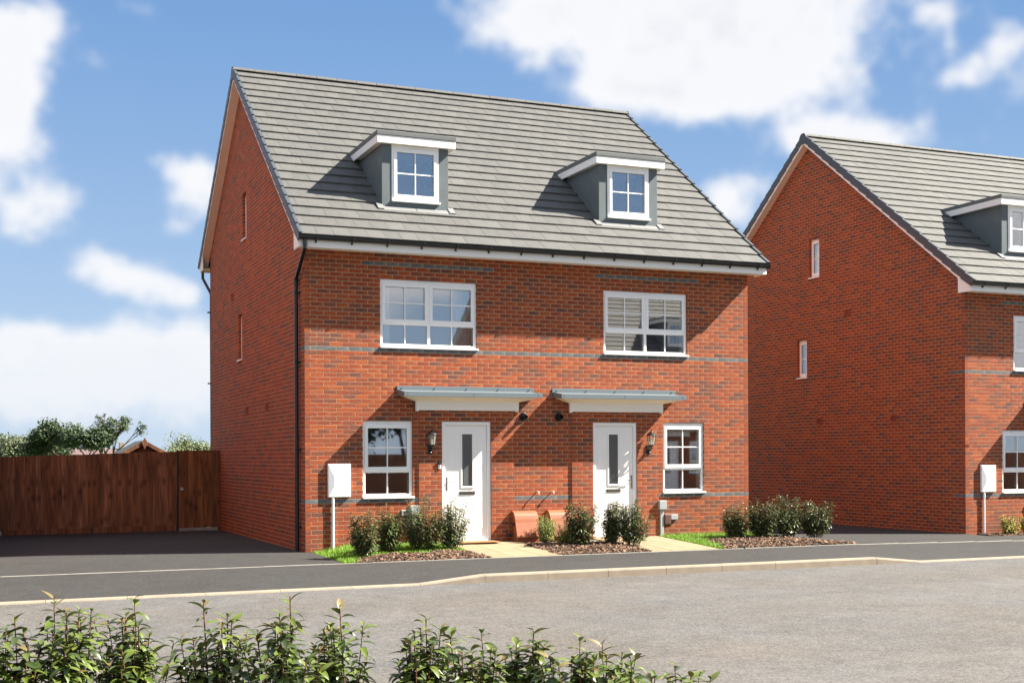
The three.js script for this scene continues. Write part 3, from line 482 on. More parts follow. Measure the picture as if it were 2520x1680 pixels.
  const RL = (W + 2 * OV) / 21, ridgeGeo = join(polyPrism(half, RL - 0.012).rotateY(Math.PI / 2));
  for (let i = 0; i < 21; i++) { const m = mesh('ridge_tile', ridgeGeo, tileMats[i % 4], roof); m.position.set(-OV + i * RL, RY - 0.055 + (r() - 0.5) * 0.006, RZ); if (i < 20) { const u = mesh('ridge_union', (M.unionGeo ||= join(polyPrism(half, 0.014).rotateY(Math.PI / 2).scale(1, 0.97, 0.97))), M.verge, roof); u.position.set(-OV + (i + 1) * RL - 0.013, RY - 0.057, RZ); } }
  for (const x of [-OV - 0.018, W + OV]) obj('ridge_end_cap', polyPrism([[-0.15, -0.14], [0.15, -0.14], [0.15, 0.02], [0.09, 0.11], [0, 0.135], [-0.09, 0.11], [-0.15, 0.02]], 0.018).rotateY(Math.PI / 2).translate(x, RY - 0.055, RZ), M.verge, roof);
  // verges: a cap on the end of every course, with bargeboard and soffit under it
  for (const s of [1, -1]) {
    const total = (s > 0 ? EAVE_Z - RZ : RZ - REAR_Z) / CO, rows = s > 0 ? 21 : 17, gap = total / rows;
    const cap = (left) => join([new THREE.BoxGeometry(0.016, 0.155, gap + 0.03).rotateX(-0.066).translate(0, -0.035, -gap / 2), new THREE.BoxGeometry(0.055, 0.012, gap + 0.02).rotateX(-0.066).translate(left ? 0.027 : -0.027, 0.045, -gap / 2)]);
    for (const left of [true, false]) { const g = cap(left === s > 0); for (let j = 0; j < rows; j++) { const d = (j + 1) * gap, m = mesh('verge_cap', g, M.verge, roof); m.rotation.order = 'YXZ'; m.rotation.set(ANG, s > 0 ? 0 : Math.PI, 0); m.position.set(left ? -OV - 0.006 : W + OV + 0.006, RY - d * SI + 0.006, RZ + s * d * CO); } }
    for (const x of [-OV + 0.004, W + OV - 0.022]) obj('bargeboard', new THREE.BoxGeometry(0.018, 0.10, total - 0.1).translate(0, -0.112, total / 2 + 0.03).rotateX(ANG).rotateY(s > 0 ? 0 : Math.PI).translate(x + 0.009, RY, RZ), M.white, roof);
    for (const x of [-OV + 0.02, W + 0.001]) obj('verge_soffit', new THREE.BoxGeometry(OV - 0.021, 0.012, total - 0.2).translate(0, -0.152, total / 2 + 0.02).rotateX(ANG).rotateY(s > 0 ? 0 : Math.PI).translate(x + (OV - 0.021) / 2, RY, RZ), M.cream, roof);
  }
  for (const d of DORM) dormer(root, d);
  // ---- services on the walls
  for (const [vz, vy] of o.vents || []) { const v = sub('air_brick', root, [-0.001, vy, -vz]); obj('vent_frame', frameGeo(-0.11, 0.11, -0.075, 0.075, [[-0.085, 0.085, -0.055, 0.055]], 0, 0.02, 0.003).rotateY(-Math.PI / 2), M.airbrick, v); for (let i = 0; i < 5; i++) obj('vent_slat', new THREE.BoxGeometry(0.17, 0.014, 0.006).rotateX(0.6).translate(0, -0.044 + i * 0.022, 0.01).rotateY(-Math.PI / 2), M.airbrick, v); }
  const mb = sub('meter_cupboard', root, [0.385, 0.925, 0.001]);
  obj('cabinet', RB(0, 0.40, 0, 0.575, 0, 0.056, 0.014), M.white, mb);
  { const P = [], w = 0.388, h = 0.563, z = 0.056, zi = 0.078, c = [[0.012, 0.012, z], [w, 0.012, z], [w, h, z], [0.012, h, z]], i = [[0.105, 0.205, zi], [0.30, 0.205, zi], [0.30, 0.36, zi], [0.105, 0.36, zi]], q = (a, b, d, e2) => P.push(...a, ...b, ...d, ...a, ...d, ...e2); q(...i); for (let k = 0; k < 4; k++) { const n = (k + 1) % 4; q(c[k], c[n], i[n], i[k]); } const g = new THREE.BufferGeometry(); g.setAttribute('position', new THREE.Float32BufferAttribute(P, 3)); g.computeVertexNormals(); obj('cabinet_door', g, M.white, mb); }
  obj('lock', new THREE.CylinderGeometry(0.008, 0.008, 0.012, 10).rotateX(Math.PI / 2).translate(0.352, 0.275, 0.066), M.steel, mb);
  obj('conduit', [rod([0.09, 0, 0.03], [0.09, -0.9, 0.03], 0.022, 12), rod([0.09, -0.03, 0.03], [0.09, -0.12, 0.03], 0.027, 12)], M.white, mb);
  if (!o.plainGable) {
    lantern(root, 2.235, 1.675, 0.026); lantern(root, 6.62, 1.665, 0.026);
    const db = sub('doorbell', root, [2.413, 1.40, 0.025]); obj('bell_unit', RB(-0.024, 0.024, 0, 0.075, 0, 0.022, 0.005), M.upvc, db); obj('bell_cover', RB(-0.026, 0.026, 0.075, 0.135, 0, 0.034, 0.005), M.iron, db); obj('bell_button', new THREE.CylinderGeometry(0.013, 0.013, 0.006, 14).rotateX(Math.PI / 2).translate(0, 0.038, 0.024), M.steel, db);
    for (const x of [4.045, 4.755]) { const f = sub('boiler_flue', root, [x, 2.335, 0]); obj('flue_collar', [new THREE.CylinderGeometry(0.074, 0.078, 0.014, 28).rotateX(Math.PI / 2).translate(0, 0, 0.008), new THREE.TorusGeometry(0.066, 0.01, 8, 28).translate(0, 0, 0.018), new THREE.CylinderGeometry(0.045, 0.055, 0.03, 24).rotateX(Math.PI / 2).translate(0, 0, 0.03)], M.black, f); obj('flue_pipe', [new THREE.CylinderGeometry(0.034, 0.034, 0.11, 20, 1, true).rotateX(Math.PI / 2).translate(0, 0, 0.085), new THREE.TorusGeometry(0.033, 0.004, 6, 20).translate(0, 0, 0.14), new THREE.CylinderGeometry(0.022, 0.022, 0.14, 16, 1, true).rotateX(Math.PI / 2).translate(0, 0, 0.09)], M.black, f); }
    for (const x of [4.31, 4.61]) obj('overflow_pipe', [rod([x, 0.965, -0.02], [x, 0.965, 0.09], 0.011), rod([x, 0.968, 0.085], [x, 0.93, 0.085], 0.012)], M.cream, root);
    for (const x of [1.86, 6.83]) { const sb = sub('service_boxes', root, [x, 0, 0.001]); const L = x < 3;
      obj('cable_box', RB(0, 0.155, 0.59, 0.76, 0, 0.09, 0.008), M.greyBox, sb); obj('cable_duct', [RB(0.03, 0.11, 0.03, 0.592, 0, 0.055, 0.012), RB(0.035, 0.13, 0.0, 0.09, 0.01, 0.08, 0.02)], M.greyBox, sb);
      obj('telecom_box', RB(L ? -0.16 : 0.27, L ? 0 : 0.42, L ? 0.585 : 0.39, L ? 0.685 : 0.49, 0, 0.05, 0.008), M.greyBox, sb); obj('junction_box', RB(L ? -0.12 : 0.115, L ? 0.02 : 0.26, 0.30, 0.50, 0, 0.075, 0.02), M.brownBox, sb); }
    obj('gas_pipe', tube([[3.79, 0.20, 0.09], [3.72, 0.20, 0.10], [3.715, 0.24, 0.10], [3.715, 0.44, 0.10], [3.725, 0.48, 0.10], [3.77, 0.485, 0.09]], 0.014, 30, 8), M.rust, root); obj('gas_valve', RB(3.675, 3.765, 0.165, 0.225, 0.07, 0.13, 0.015), M.iron, root);
  }
  return root;
}
const main = house({ seed: 21, pos: [0, 0, 0], label: 'pair of semi-detached red brick houses with grey tiled roof and two dormers', brickParts: 300, tileParts: 300, curtains: true, vents: [[5.03, 2.59], [3.06, 2.60], [6.6, 5.12]] });
const right = house({ seed: 77, pos: [14.12, -0.12, 0.24], noPipe: true, label: 'red brick house at the right edge, cut off by the frame', brickParts: 300, tileParts: 300, vents: [[5.05, 2.58], [2.27, 2.57], [3.93, 5.16]] });
house({ seed: 9, pos: [-14.20, 0, 0], label: 'red brick house beyond the left edge, whose sunlit wall lights the left gable', plainGable: true, noPipe: true });
house({ seed: 5, pos: [24.1, 0.0, 24.5], ry: Math.PI, label: 'red brick house across the road, seen only mirrored in the upper right window', plainGable: true });

// ================================================================ things by the house
for (const [x, lab] of [[4.02, 'terracotta gas meter box by the wall, fully visible, left of its pair'], [4.72, 'terracotta gas meter box half hidden behind the yellow green shrubs']]) {
  const g = thing('gas_meter_box', lab, 'meter box', [x, 0.06, 0.004], 0, 'terracotta meter boxes'), w = 0.46;
  obj('base', polyPrism([[0, -0.05], [0, 0.3], [0.2, 0.3], [0.262, 0.10], [0.262, -0.05]], w - 0.02).rotateY(-Math.PI / 2).translate((w - 0.02) / 2, 0, 0), M.terra, g);
  const out = [[0, 0.56], [0.05, 0.562], [0.09, 0.55], [0.13, 0.52], [0.165, 0.475], [0.185, 0.42], [0.20, 0.36], [0.285, 0.10], [0.27, 0.095], [0.18, 0.35], [0, 0.36]];
  obj('hood', new THREE.ExtrudeGeometry(new THREE.Shape(out.map((p) => new THREE.Vector2(...p))), { depth: w - 0.012, bevelEnabled: true, bevelThickness: 0.006, bevelSize: 0.005, bevelSegments: 2 }).rotateY(-Math.PI / 2).translate((w - 0.012) / 2, 0, 0.006), M.terra, g);
  obj('lock', new THREE.CylinderGeometry(0.011, 0.011, 0.02, 10).rotateX(Math.PI / 2).rotateX(-0.3).translate(0.07, 0.14, 0.272), M.iron, g);
}
tag(obj('doormat', RB(2.55, 3.42, 0.092, 0.108, 0.06, 0.42, 0.006), M.mat), 'brown coir doormat in front of the left white door', 'doormat');

// fence, gate, shed behind it
const woodMats = [[0.40, 0.170, 0.080], [0.37, 0.152, 0.070], [0.43, 0.188, 0.090], [0.47, 0.215, 0.112], [0.34, 0.140, 0.064]].map((c) => std(c, 0.85, { map: texWood }));
const gateMats = [[0.36, 0.15, 0.05], [0.30, 0.122, 0.042], [0.41, 0.172, 0.06]].map((c) => std(c, 0.85, { map: texWood }));
{
  const f = thing('timber_fence', 'brown timber fence of upright boards beside the driveway', 'fence', [0, 0, -8.36]), r = rng(8);
  const topY = (x) => 1.80 + 0.026 * x, botY = (x) => -0.012 + 0.011 * x;
  const boards = [0, 1, 2, 3, 4, 5, 6, 7, 8, 9].map((k) => { const g = join(RB(-0.0625, 0.0625, 0, 1, 0, 0.014, 0.003)), uv = g.attributes.uv; for (let i = 0; i < uv.count; i++) uv.setXY(i, uv.getX(i) + k * 0.29, uv.getY(i) * 1.7 + k * 1.371); return g; });
  for (let i = 0; i < 39; i++) {
    const x = -1.0 - i * 0.108, m = mesh('fence_board', boards[(r() * 10) | 0], woodMats[r() < 0.12 ? 3 : (r() * 5) | 0], f), y0 = botY(x) + 0.12, step = Math.round(x / 1.83) * 0.012;
    m.position.set(x, y0, (r() - 0.5) * 0.004); m.rotation.y = 0.075; m.scale.y = topY(x) + step * 0.6 + (r() - 0.5) * 0.006 - y0; m.scale.z = 1;
  }
  for (let i = 0; i < 3; i++) { const x = -0.97 - i * 1.83; obj('fence_post', RB(x - 0.05, x + 0.05, -0.2, topY(x) - 0.03, -0.14, -0.04, 0.006), woodMats[1], f); if (i < 2) { obj('gravel_board', new RoundedBoxGeometry(1.81, 0.15, 0.028, 1, 0.004).rotateZ(0.011).translate(x - 0.915, botY(x - 0.9) + 0.06, 0.004), woodMats[4], f); for (const y of [0.3, 0.95, 1.55]) obj('fence_rail', new THREE.BoxGeometry(1.83, 0.07, 0.035).rotateZ(0.018).translate(x - 0.915, y, -0.022), woodMats[2], f); } }
  for (const [x0, x1, lab] of [[1.5, 15.0, 'timber fence across the road, mirrored in the left ground floor window'], [24.4, 42, 'timber fence across the road, mirrored in the window of the right house']]) {
    const fo = thing('timber_fence', lab, 'fence', [x0, -0.06, 25.2]);
    for (let x = 0; x < x1 - x0; x += 0.14) { const m = mesh('fence_board', boards[(r() * 10) | 0], woodMats[(r() * 5) | 0], fo); m.position.set(x, 0, 0); m.scale.set(1.14, 1.8, 1); }
  }
  const g = thing('timber_gate', 'brown timber side gate with round latch against the gable wall', 'gate', [-0.93, 0, -8.31]);
  for (let i = 0; i < 8; i++) { const m = obj('gate_board', RB(-0.056, 0.056, 0, 1.765, 0, 0.016, 0.003), gateMats[(r() * 3) | 0], g); m.position.set(0.06 + i * 0.106, 0.03, (r() - 0.5) * 0.003); m.rotation.y = 0.05; const uv = m.geometry.attributes.uv; for (let q = 0; q < uv.count; q++) uv.setXY(q, uv.getX(q) + i * 0.23, uv.getY(q) + i * 0.41); }
  obj('gate_post', RB(0.862, 0.922, -0.1, 1.80, -0.05, 0.04, 0.006), gateMats[1], g); obj('gate_post', RB(-0.03, 0.006, -0.1, 1.80, -0.06, 0.0, 0.006), M.iron, g);
  obj('gate_ledge', [B(0.01, 0.85, 0.25, 0.34, -0.03, -0.001), B(0.01, 0.85, 1.4, 1.49, -0.03, -0.001)], gateMats[1], g);
  obj('gate_latch', [new THREE.TorusGeometry(0.032, 0.008, 8, 18).translate(0.07, 0.92, 0.032), new THREE.CylinderGeometry(0.03, 0.03, 0.014, 16).rotateX(Math.PI / 2).translate(0.07, 0.92, 0.022)], M.steel, g);
  obj('threshold_board', RB(0.0, 0.9, -0.08, 0.025, -0.03, 0.03, 0.004), M.edging, g);
  const s = thing('garden_shed', 'timber garden shed with diamond finial peeping over the fence', 'shed', [-1.16, -0.1, -12.84]), ap = 2.17, sl = 0.56;
  for (let i = 0; i < 10; i++) { const x = -0.95 + i * 0.19 + 0.095; obj('wall_board', polyPrism([[x - 0.093, 0], [x + 0.093, 0], [x + 0.093, ap - 0.09 - sl * Math.abs(x + 0.093)], [x - 0.093, ap - 0.09 - sl * Math.abs(x - 0.093)]], 0.02).translate(0, 0, -0.02), M.shedWood, s); }
  for (const sd of [-1, 1]) {
    obj('side_wall', B(sd * 0.95 - 0.01, sd * 0.95 + 0.01, 0, ap - 0.6, -2.0, -0.02), M.shedWood, s);
    obj('roof_felt', polyPrism([[0, ap + 0.0], [sd * 1.08, ap - sl * 1.08], [sd * 1.08, ap - 0.03 - sl * 1.08], [0, ap - 0.03]], 2.2).translate(0, 0.02, -2.1), M.slate, s);
    obj('bargeboard', polyPrism([[0, ap + 0.0], [sd * 1.12, ap - sl * 1.12], [sd * 1.12, ap - 0.10 - sl * 1.12], [0, ap - 0.10]], 0.022).translate(0, 0.015, 0.102), M.shedWood, s);
  }
  obj('back_wall', polyPrism([[-0.95, 0], [0.95, 0], [0.95, 1.6], [0, ap - 0.05], [-0.95, 1.6]], 0.02).translate(0, 0, -2.0), M.shedWood, s);
  obj('finial', polyPrism([[0, ap + 0.09], [0.075, ap - 0.04], [0.05, ap - 0.09], [0, ap - 0.22], [-0.05, ap - 0.09], [-0.075, ap - 0.04]], 0.025).translate(0, 0, 0.125), M.shedWood, s);
  const h = thing('distant_house', 'far house with a pinkish roof and chimney behind the shed', 'house', [4.4, -0.4, -83]);
  obj('wall', B(-3.0, 3.0, 0, 1.5, -3, 3), M.plaster, h); const rs = polyPrism([[-3.3, 1.35], [0, 2.85], [3.3, 1.35]], 7).rotateY(Math.PI / 2).translate(-3.5, 0, 0); obj('roof', rs, M.pink, h); obj('chimney', RB(0.65, 1.05, 2.3, 3.35, -0.25, 0.25, 0.02), M.kerb, h);
}

// ================================================================ plants
const leafMat = (c, rough = 0.42, tr = 0.18) => phy(c, rough, { transmission: tr, thickness: 0, vertexColors: false });
const foliageMat = (rough, tr) => { const m = new THREE.MeshPhysicalMaterial({ roughness: rough, transmission: tr, thickness: 0, vertexColors: true, side: THREE.DoubleSide }); return m; };
const FOL = foliageMat(0.30, 0.12), FOLM = foliageMat(0.75, 0.2);
const stemMat = std([0.13, 0.06, 0.03], 0.8), woodyMat = std([0.09, 0.065, 0.045], 0.9);
const UPV = V(0, 1, 0), bushStem = std([0.085, 0.07, 0.035], 0.8);
function leafPoints(p, dir, side, L, Wd, droop, fold) {       // centre line and edges of a drooping, folded leaf
  const c = [], l = [], r = [], nrm = dir.clone().cross(side).normalize();
  for (const t of [0, 0.3, 0.66, 1]) {
    const q = p.clone().addScaledVector(dir, L * t).addScaledVector(UPV, -droop * L * t * t), w = Wd * [0, 0.86, 0.8, 0][[0, 0.3, 0.66, 1].indexOf(t)];
    c.push(q); l.push(q.clone().addScaledVector(side, w).addScaledVector(nrm, -fold * w)); r.push(q.clone().addScaledVector(side, -w).addScaledVector(nrm, -fold * w));
  }
  return [c, l, r];
}
function pushLeaf(P, C, p, dir, side, L, Wd, droop, fold, col) {
  const [c, l, r] = leafPoints(p, dir, side, L, Wd, droop, fold), T = (a, b, d) => { for (const q of [a, b, d]) { P.push(q.x, q.y, q.z); C.push(...col); } };
  T(c[0], c[1], l[1]); T(c[0], r[1], c[1]); T(l[1], c[1], c[2]); T(l[1], c[2], l[2]); T(c[1], r[1], r[2]); T(c[1], r[2], c[2]); T(l[2], c[2], c[3]); T(c[2], r[2], c[3]);
}
function foliage(P, C) { const g = new THREE.BufferGeometry(); g.setAttribute('position', new THREE.Float32BufferAttribute(P, 3)); g.setAttribute('color', new THREE.Float32BufferAttribute(C, 3)); g.computeVertexNormals(); return g; }
function rndDir(r, up) { const a = r() * Math.PI * 2; return V(Math.cos(a), up, Math.sin(a)).normalize(); }
// an upright evergreen bush: stems from the ground with leaves all along them
function bush(pos, h, w, label, o) {
  const t = thing(o.name || 'evergreen_shrub', label, 'shrub', pos, 0, o.group), r = rng(o.seed), P = [], C = [], stems = [], L = o.leaf || 0.062, n = o.stems || 15;
  for (let s = 0; s < n; s++) {
    const a = r() * 6.283, rr = Math.sqrt(r()) * w * 0.42, lean = V(Math.cos(a) * rr, 0, Math.sin(a) * rr), hh = h * (s < 3 ? 1 : 0.48 + 0.47 * r()) * (1 - 0.20 * (rr / (w * 0.42)) ** 2), base = lean.clone().multiplyScalar(0.34);
    const at = (q) => base.clone().lerp(lean, Math.pow(q, 0.8)).setY(hh * q).add(V(Math.sin(q * 5 + s) * 0.012, 0, Math.cos(q * 4 + s) * 0.012));
    stems.push(tube([0, 0.35, 0.7, 1].map((q) => at(q).toArray()), 0.003 + 0.002 * r(), 6, 5));
    const m = Math.round((o.density || 34) * hh / h);
    for (let i = 0; i < m; i++) {
      const q = 0.16 + 0.84 * Math.pow(i / m, 0.85), p = at(q), d = rndDir(r, lerp(0.15, 0.9, Math.max(0, q - 0.6) * 2.2) - 0.1 * r()), side = d.clone().cross(UPV).normalize().applyAxisAngle(d, (r() - 0.5) * 1.2);
      const tip = q > 0.92 && r() < 0.28, k = tip ? o.tip : o.cols[(r() * o.cols.length) | 0], v = 0.8 + 0.4 * r();
      pushLeaf(P, C, p.addScaledVector(d, 0.012 + 0.02 * r()), d, side, L * (0.7 + 0.5 * r()), L * (o.slim || 0.2), 0.35 + 0.4 * r(), 0.35, [k[0] * v, k[1] * v, k[2] * v]);
    }
  }
  const fo = obj('foliage', foliage(P, C), o.mat || FOL, t); fo.userData.kind = 'stuff'; obj('stems', stems, bushStem, t);
  return t;
}
const GREEN = [[0.065, 0.10, 0.03], [0.085, 0.12, 0.034], [0.048, 0.08, 0.028], [0.12, 0.15, 0.045], [0.08, 0.095, 0.05], [0.15, 0.13, 0.05]], BRONZE = [0.25, 0.15, 0.05];
const LIME = [[0.34, 0.38, 0.07], [0.26, 0.32, 0.06], [0.42, 0.42, 0.10], [0.18, 0.25, 0.05]];
const soilY = (x, z) => gardenRise(x, z) + 0.01;
const bed = [
  [0.60, 1.51, 0.70, 0.43, 'small dark evergreen shrub nearest the left corner of the house'], [1.13, 1.12, 0.72, 0.42, 'narrow evergreen shrub below the left ground floor window'],
  [1.75, 1.02, 0.86, 0.72, 'broad bushy evergreen shrub left of the left white door'], [2.30, 0.95, 0.80, 0.56, 'evergreen shrub standing in front of the left white door'],
  [4.61, 1.23, 0.80, 0.52, 'evergreen shrub between the yellow green shrub and the right white door'], [5.22, 1.21, 0.77, 0.38, 'slim evergreen shrub before the left side of the right white door'], [5.57, 1.36, 0.77, 0.54, 'rounded evergreen shrub before the right white door, beside the right path'],
  [8.02, 0.90, 0.62, 0.46, 'smallest evergreen shrub of the right bed, before the brick corner'], [8.51, 1.02, 0.74, 0.54, 'evergreen shrub covering the right corner of the house'], [9.07, 1.04, 0.80, 0.52, 'tallest evergreen shrub of the right bed, before the dark gable'], [9.67, 1.08, 0.72, 0.60, 'rightmost evergreen shrub, beside the shared driveway'],
];
bed.forEach(([x, z, h, w, lab], i) => bush([x, soilY(x, z), z], h * 1.12, w * 1.4, lab, { seed: 100 + i, cols: GREEN, tip: BRONZE, group: 'evergreen shrubs in front of the house', stems: Math.round(22 + 40 * w), density: 56, leaf: 0.080 }));
for (const [x, z, h, w, lab, s] of [[4.26, 0.50, 0.54, 0.48, 'wispy yellow green shrub in front of the left terracotta box', 1], [4.44, 0.95, 0.48, 0.62, 'rounded yellow green shrub in front of the right terracotta box', 2]])
  bush([x, soilY(x, z), z], h, w, lab, { name: 'yellow_green_shrub', seed: 200 + s, cols: LIME, tip: [0.42, 0.36, 0.08], leaf: 0.038, slim: 0.18, stems: 60, density: 62, group: 'yellow green shrubs', mat: FOLM });
for (const [x, h, w, lab, s] of [[15.02, 0.44, 0.52, 'golden shrub below the white meter cupboard of the right house', 1], [15.58, 0.40, 0.42, 'golden shrub below the window of the right house', 2], [16.02, 0.38, 0.44, 'golden shrub cut off by the right edge of the picture', 3]])
  bush([x, -0.10, 0.55], h, w, lab, { name: 'golden_shrub', seed: 220 + s, cols: [[0.40, 0.37, 0.04], [0.24, 0.28, 0.04], [0.48, 0.42, 0.05], [0.14, 0.19, 0.04]], tip: [0.55, 0.42, 0.05], leaf: 0.05, slim: 0.3, stems: 30, density: 44, group: 'golden shrubs', mat: FOLM });

// mulch beds: soil and loose bark chips
const chip = (() => { const g = new THREE.BoxGeometry(1, 0.22, 0.42, 2, 1, 1), p = g.attributes.position; for (let i = 0; i < p.count; i++) { p.setY(i, p.getY(i) + 0.09 * Math.abs(p.getX(i))); p.setZ(i, p.getZ(i) * (1 - 0.7 * Math.abs(p.getX(i)))); } g.computeVertexNormals(); return g; })();
const chipMat = std([1, 1, 1], 0.9);
const bedTests = [];
function mulch(label, inside, x0, x1, z0, z1, n, seed, yf) {
  bedTests.push(inside);
  const r = rng(seed), soil = sheet(x0, x1, z0, z1, 40, 24, (x, z) => yf(x, z) + (inside(x, z) > 0 ? 0.006 + 0.035 * Math.min(1, inside(x, z) * 2.5) : -0.05));
  const base = struct('planting_bed', soil, M.soil), list = [];
  for (let i = 0; i < n; i++) { const x = lerp(x0 - 0.03, x1 + 0.03, r()), z = lerp(z0 - 0.03, z1 + 0.03, r()), k = inside(x, z) + 0.05 * r() - 0.02; if (k > 0) list.push([x, z, k]); }
  const im = new THREE.InstancedMesh(chip, chipMat, list.length), m4 = new THREE.Matrix4(), q = new THREE.Quaternion(), e = new THREE.Euler(), c = new THREE.Color();
  list.forEach(([x, z, k], i) => {
    const s = 0.035 + 0.085 * r() * r(); e.set((r() - 0.5) * 0.9, r() * 6.28, (r() - 0.5) * 0.9); q.setFromEuler(e);
    m4.compose(V(x, yf(x, z) + 0.014 + 0.04 * Math.min(1, k * 2.5) * (0.6 + 0.6 * r()), z), q, V(s, s * (0.4 + 0.4 * r()), s * (0.6 + 0.6 * r()))); im.setMatrixAt(i, m4);
    const v = Math.pow(r(), 1.3); im.setColorAt(i, c.setRGB(lerp(0.04, 0.27, v), lerp(0.022, 0.16, v), lerp(0.015, 0.10, v)));
  });
  im.name = numbered('bark_mulch'); im.castShadow = im.receiveShadow = true; tag(im, label, 'mulch', null, 'stuff'); scene.add(im);
}
const wob = (x) => 0.06 * Math.sin(x * 7) + 0.04 * Math.sin(x * 17 + 1);
mulch('bark chips under the shrubs of the left bed', (x, z) => Math.min(x - 0.25 - 0.35 * clamp(2.2 - z, 0, 1) + wob(z * 2), 2.47 - x + 0.12 * Math.max(0, z - 1.6), z - 1.38 - 0.35 * sstep(1.0, 0.2, x) + wob(x) - 0.15 * sstep(1.2, 2.2, x) * -1, 2.195 - z), 0.2, 2.62, 0.8, 2.195, 3600, 1, (x, z) => gardenRise(x, z));
mulch('bark chips under the shrubs between the two paths', (x, z) => Math.min(x - 3.86 + wob(z) * 0.5 + 0.1, 5.5 - x + wob(z * 1.3), z - 0.62 + wob(x), 2.195 - z), 3.76, 5.62, 0.5, 2.195, 3900, 2, (x, z) => gardenRise(x, z));
mulch('bark chips under the shrubs of the right bed', (x, z) => Math.min(x - 6.95 - 0.25 * (2.2 - z) + wob(z), 9.72 - x + (z - 1.7) * 0.25, z - 0.75 + wob(x) - 0.5 * sstep(7.8, 6.9, x), 2.195 - z), 6.8, 10.1, 0.5, 2.195, 6200, 3, (x, z) => Math.max(-0.03 + 0.02 * clamp(1 - z / 2.2, 0, 1), gardenRise(x, z) * (x < 9 ? 1 : 0) + (x < 9 ? 0 : -0.05 + 0.05 * clamp(9.9 - x, 0, 0.9))));
mulch('bark chips along the foot of the right house', (x, z) => Math.min(x - 14.5, 0.88 - z + wob(x) * 0.4, z - 0.24), 14.3, 17.5, 0.24, 0.9, 1700, 4, (x, z) => -0.10);

// grass of the two lawns
{
  const r = rng(44), g = new THREE.BufferGeometry(); g.setAttribute('position', new THREE.Float32BufferAttribute([-0.5, 0, 0, 0.5, 0, 0, 0.32, 0.55, 0.12, -0.5, 0, 0, 0.32, 0.55, 0.12, -0.32, 0.55, 0.12, -0.32, 0.55, 0.12, 0.32, 0.55, 0.12, 0, 1, 0.42], 3)); g.computeVertexNormals();
  const gm = phy([1, 1, 1], 0.6, { transmission: 0.25, thickness: 0 });
  for (const [lab, x0, x1, n] of [['bright green lawn at the left corner of the house', 0.1, 2.44, 17000], ['bright green lawn between the right path and the right corner', 6.84, 9.05, 15000]]) {
    const im = new THREE.InstancedMesh(g, gm, n), m4 = new THREE.Matrix4(), q = new THREE.Quaternion(), e = new THREE.Euler(), c = new THREE.Color();
    for (let i = 0; i < n; i++) {
      let x = lerp(x0, x1, r()), z = 2.17 * r() + 0.01; for (let k = 0; k < 12 && bedTests.slice(0, 3).some((f) => f(x, z) > 0.015); k++) { x = lerp(x0, x1, r()); z = 2.17 * r() + 0.01; }
      const s = 0.028 + 0.035 * r(), v = r(); e.set((r() - 0.5) * 0.9, r() * 6.28, (r() - 0.5) * 0.9); q.setFromEuler(e);
      m4.compose(V(x, gardenRise(x, z) - 0.003, z), q, V(0.008, s * 1.25, s)); im.setMatrixAt(i, m4); im.setColorAt(i, c.setRGB(lerp(0.13, 0.31, v), lerp(0.28, 0.48, v), lerp(0.008, 0.03, v)));
    }
    im.name = numbered('grass'); im.receiveShadow = im.castShadow = true; tag(im, lab, 'grass', null, 'stuff'); scene.add(im);
  }
}

